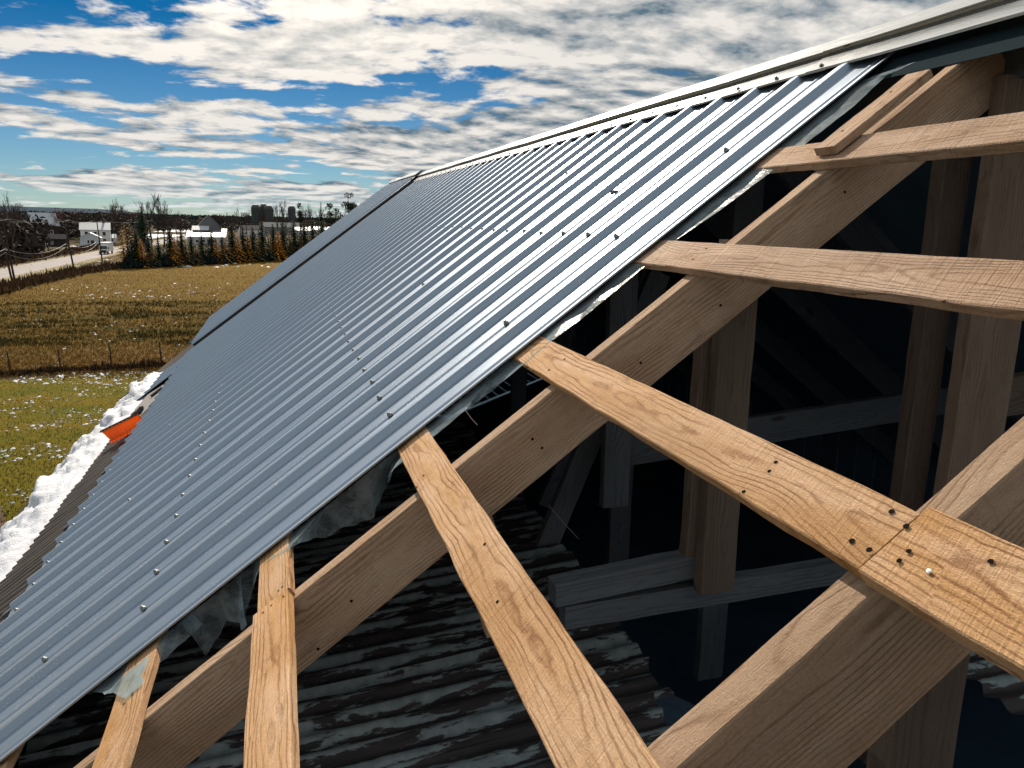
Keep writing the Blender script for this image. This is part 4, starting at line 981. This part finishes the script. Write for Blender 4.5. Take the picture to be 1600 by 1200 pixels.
# snow heap along the old eave
def snow_heap():
    nx, ny = 170, 46; vs = []; fs = []
    for i in range(nx + 1):
        a = 4.2 + (16.9 - 4.2) * i / nx
        inner = -4.06 + .05 * mnoise.fractal(Vector((a * 1.4, 2, 0)), 1, 2, 3) + max(0, a - 12) * .05; outer = -5.05 - .16 * mnoise.fractal(Vector((a * .9, 7, 0)), 1, 2, 3)
        if a > 14: outer = min(inner - .3, outer + (a - 14) * .12)
        for j in range(ny + 1):
            t = j / ny; r = inner + (outer - inner) * t; env = math.sin(math.pi * min(1, max(0, t))) ** .45
            l = abs(mnoise.fractal(Vector((a * 1.7, r * 2.2, 1.5)), 1, 2.1, 5)); l2 = mnoise.noise(Vector((a * 5, r * 6, 3)))
            l3 = mnoise.cell(Vector((a * 1.6 + l2 * .4, r * 2.0, 0))) * .05
            h = -.125 + env * (.09 + .17 * l + .035 * l2 + l3 * .7 + .05 * math.sin(t * 3.0))
            vs.append(tuple(W(a + l2 * .02, r, h)))
    for i in range(nx):
        for j in range(ny): b = i * (ny + 1) + j; fs.append((b, b + ny + 1, b + ny + 2, b + 1))
    return tag(link('snow_heap', mesh('snow_heap', vs, fs, SNOW, True)), 'long lumpy heap of wet snow lying along the old eave', 'snow')
snow_heap()
# orange snow shovel stuck in the heap
def shovel():
    c0 = W(*onr(158, 674, .12), .12); c1 = W(*onr(216, 646, .08), .08); d0 = W(*onr(169, 690, .02), .02); d1 = W(*onr(219, 664, -.02), -.02)
    root = empty('snow_shovel', (c0 + c1 + d0 + d1) / 4); tag(root, 'orange plastic snow shovel blade with a black edge stuck in the snow heap', 'shovel')
    m, N = newmat('orange_plastic'); tc = N.n('ShaderNodeTexCoord').outputs['Object']
    oc = N.mix(N.noise(tc, 4, 3), (.98, .20, .006), (1.0, .36, .02))
    a_ = N.n('ShaderNodeBsdfPrincipled', {'Base Color': oc, 'Roughness': .35}); b_ = N.n('ShaderNodeBsdfTranslucent', {'Color': oc})
    N.n('ShaderNodeOutputMaterial', {0: N.n('ShaderNodeMixShader', {0: .6, 1: a_.outputs[0], 2: b_.outputs[0]}).outputs[0]})
    n = 20; vs = []; fs = []; nrm_ = (c1 - c0).cross(d0 - c0).normalized()
    if nrm_.y > 0: nrm_ = -nrm_
    for j in range(9):
        t = j / 8
        for i in range(n + 1):
            s_ = i / n; p = c0.lerp(c1, s_).lerp(d0.lerp(d1, s_), t); p = p - nrm_ * (.09 * math.sin(t * math.pi * .9)) + nrm_ * (.008 * math.cos(i * math.pi))
            vs.append(tuple(p))
    for j in range(8):
        for i in range(n): b = j * (n + 1) + i; fs.append((b, b + 1, b + n + 2, b + n + 1))
    o = link('blade', mesh('blade', vs, fs, m, False), root); so = o.modifiers.new('s', 'SOLIDIFY'); so.thickness = .008
    MB().tube([c0 + (c0 - c1) * .01, c0.lerp(c1, .5), c1], .014, 8).build('blade_edge', RUBBER, root)
    mid_ = c0.lerp(c1, .5).lerp(d0.lerp(d1, .5), .3); hd = (mid_ - nrm_ * .1)
    MB().tube([hd, hd + Vector((-.10, .55, -.16)), hd + Vector((-.16, 1.0, -.30))], .017, 8).build('handle', m, root)
    MB().tube([c1 + Vector((0, 0, .0)), c1 + Vector((.03, .05, .05))], .03, 8).build('corner_bolt', RUBBER, root)
shovel()
# clear poly film trailing out from under the near edge of the steel
def film():
    # control points: picture position of the free edge and its height off the plane
    C = [(1432, 96, .00), (1385, 118, -.01), (1335, 165, -.01), (1262, 222, -.012), (1205, 268, -.012), (1130, 325, -.012), (1052, 378, -.012), (1003, 420, -.012), (948, 466, -.012), (900, 505, -.012), (862, 532, .0), (815, 572, .004), (775, 605, -.03), (741, 632, -.03),
         (728, 640, -.01), (690, 672, -.01), (660, 697, -.008), (612, 735, .0), (603, 762, -.16), (585, 806, -.17), (548, 822, -.15), (505, 838, -.10), (468, 849, -.02), (452, 858, .002), (418, 876, .003), (400, 896, -.01), (392, 930, -.10), (376, 985, -.17), (385, 975, -.16), (352, 968, -.14), (345, 990, -.18), (322, 1025, -.20), (306, 1000, -.16), (318, 975, -.08), (280, 1010, -.06), (244, 1040, -.03), (220, 1072, .004), (195, 1092, .01), (176, 1082, .012), (163, 1085, .0), (158, 1080, -.01)]
    pts = []
    for (px, py, h) in C: a, r = onr(px, py, h); pts.append((a, r, h))
    rows = 7; vs = []; fs = []; outer = []
    for i in range(len(pts) - 1):
        for k in range(8):
            t = k / 8; outer.append(tuple(pts[i][c] * (1 - t) + pts[i + 1][c] * t for c in range(3)))
    outer.append(pts[-1])
    for i, (a, r, h) in enumerate(outer):
        # root of the film: straight across under the steel edge
        rin = -2.0 + (2.35 + 2.0) * (1 - i / (len(outer) - 1)); rin = r * .75 + rin * .25
        for j in range(rows + 1):
            t = j / rows; sg = math.sin(t * math.pi)
            aa = 3.04 * (1 - t) + a * t; rr = rin * (1 - t) + r * t; hh = -.008 * (1 - t) + h * t ** 1.6
            w = mnoise.noise(Vector((aa * 6, rr * 7, 1))) * .035 * sg + mnoise.noise(Vector((aa * 17, rr * 19, 4))) * .016 * t * (.4 if abs(h) < .02 else 1.0)
            vs.append(tuple(W(aa, rr, hh + w * (1 if r < -1.15 or h < -.05 else .35))))
    for i in range(len(outer) - 1):
        for j in range(rows): b = i * (rows + 1) + j; fs.append((b, b + 1, b + rows + 2, b + rows + 1))
    tag(link('plastic_film', mesh('plastic_film', vs, fs, FILM, True)), 'torn clear plastic film trailing from under the near edge of the steel sheets', 'plastic film')
film()
def strand(px0, py0, px1, py1, y, label):
    v = ray(px0, py0); a = v * (y / v[1]); v = ray(px1, py1); b = v * (y / v[1])
    tag(MB().tube([X(*a), X(*((a + b) / 2 + np.array([0, 0, -.004]))), X(*b)], .0018, 4).build('loose_wire', bpy.data.materials['wire_aluminium']), label, 'wire')
strand(728, 642, 746, 664, 2.9, 'short pale wire sticking out below the film bulge')
strand(857, 789, 904, 842, 3.6, 'thin bright wire hanging in the dark above the old roof')

sc.cycles.max_bounces = 7; sc.cycles.diffuse_bounces = 5; sc.cycles.transparent_max_bounces = 8
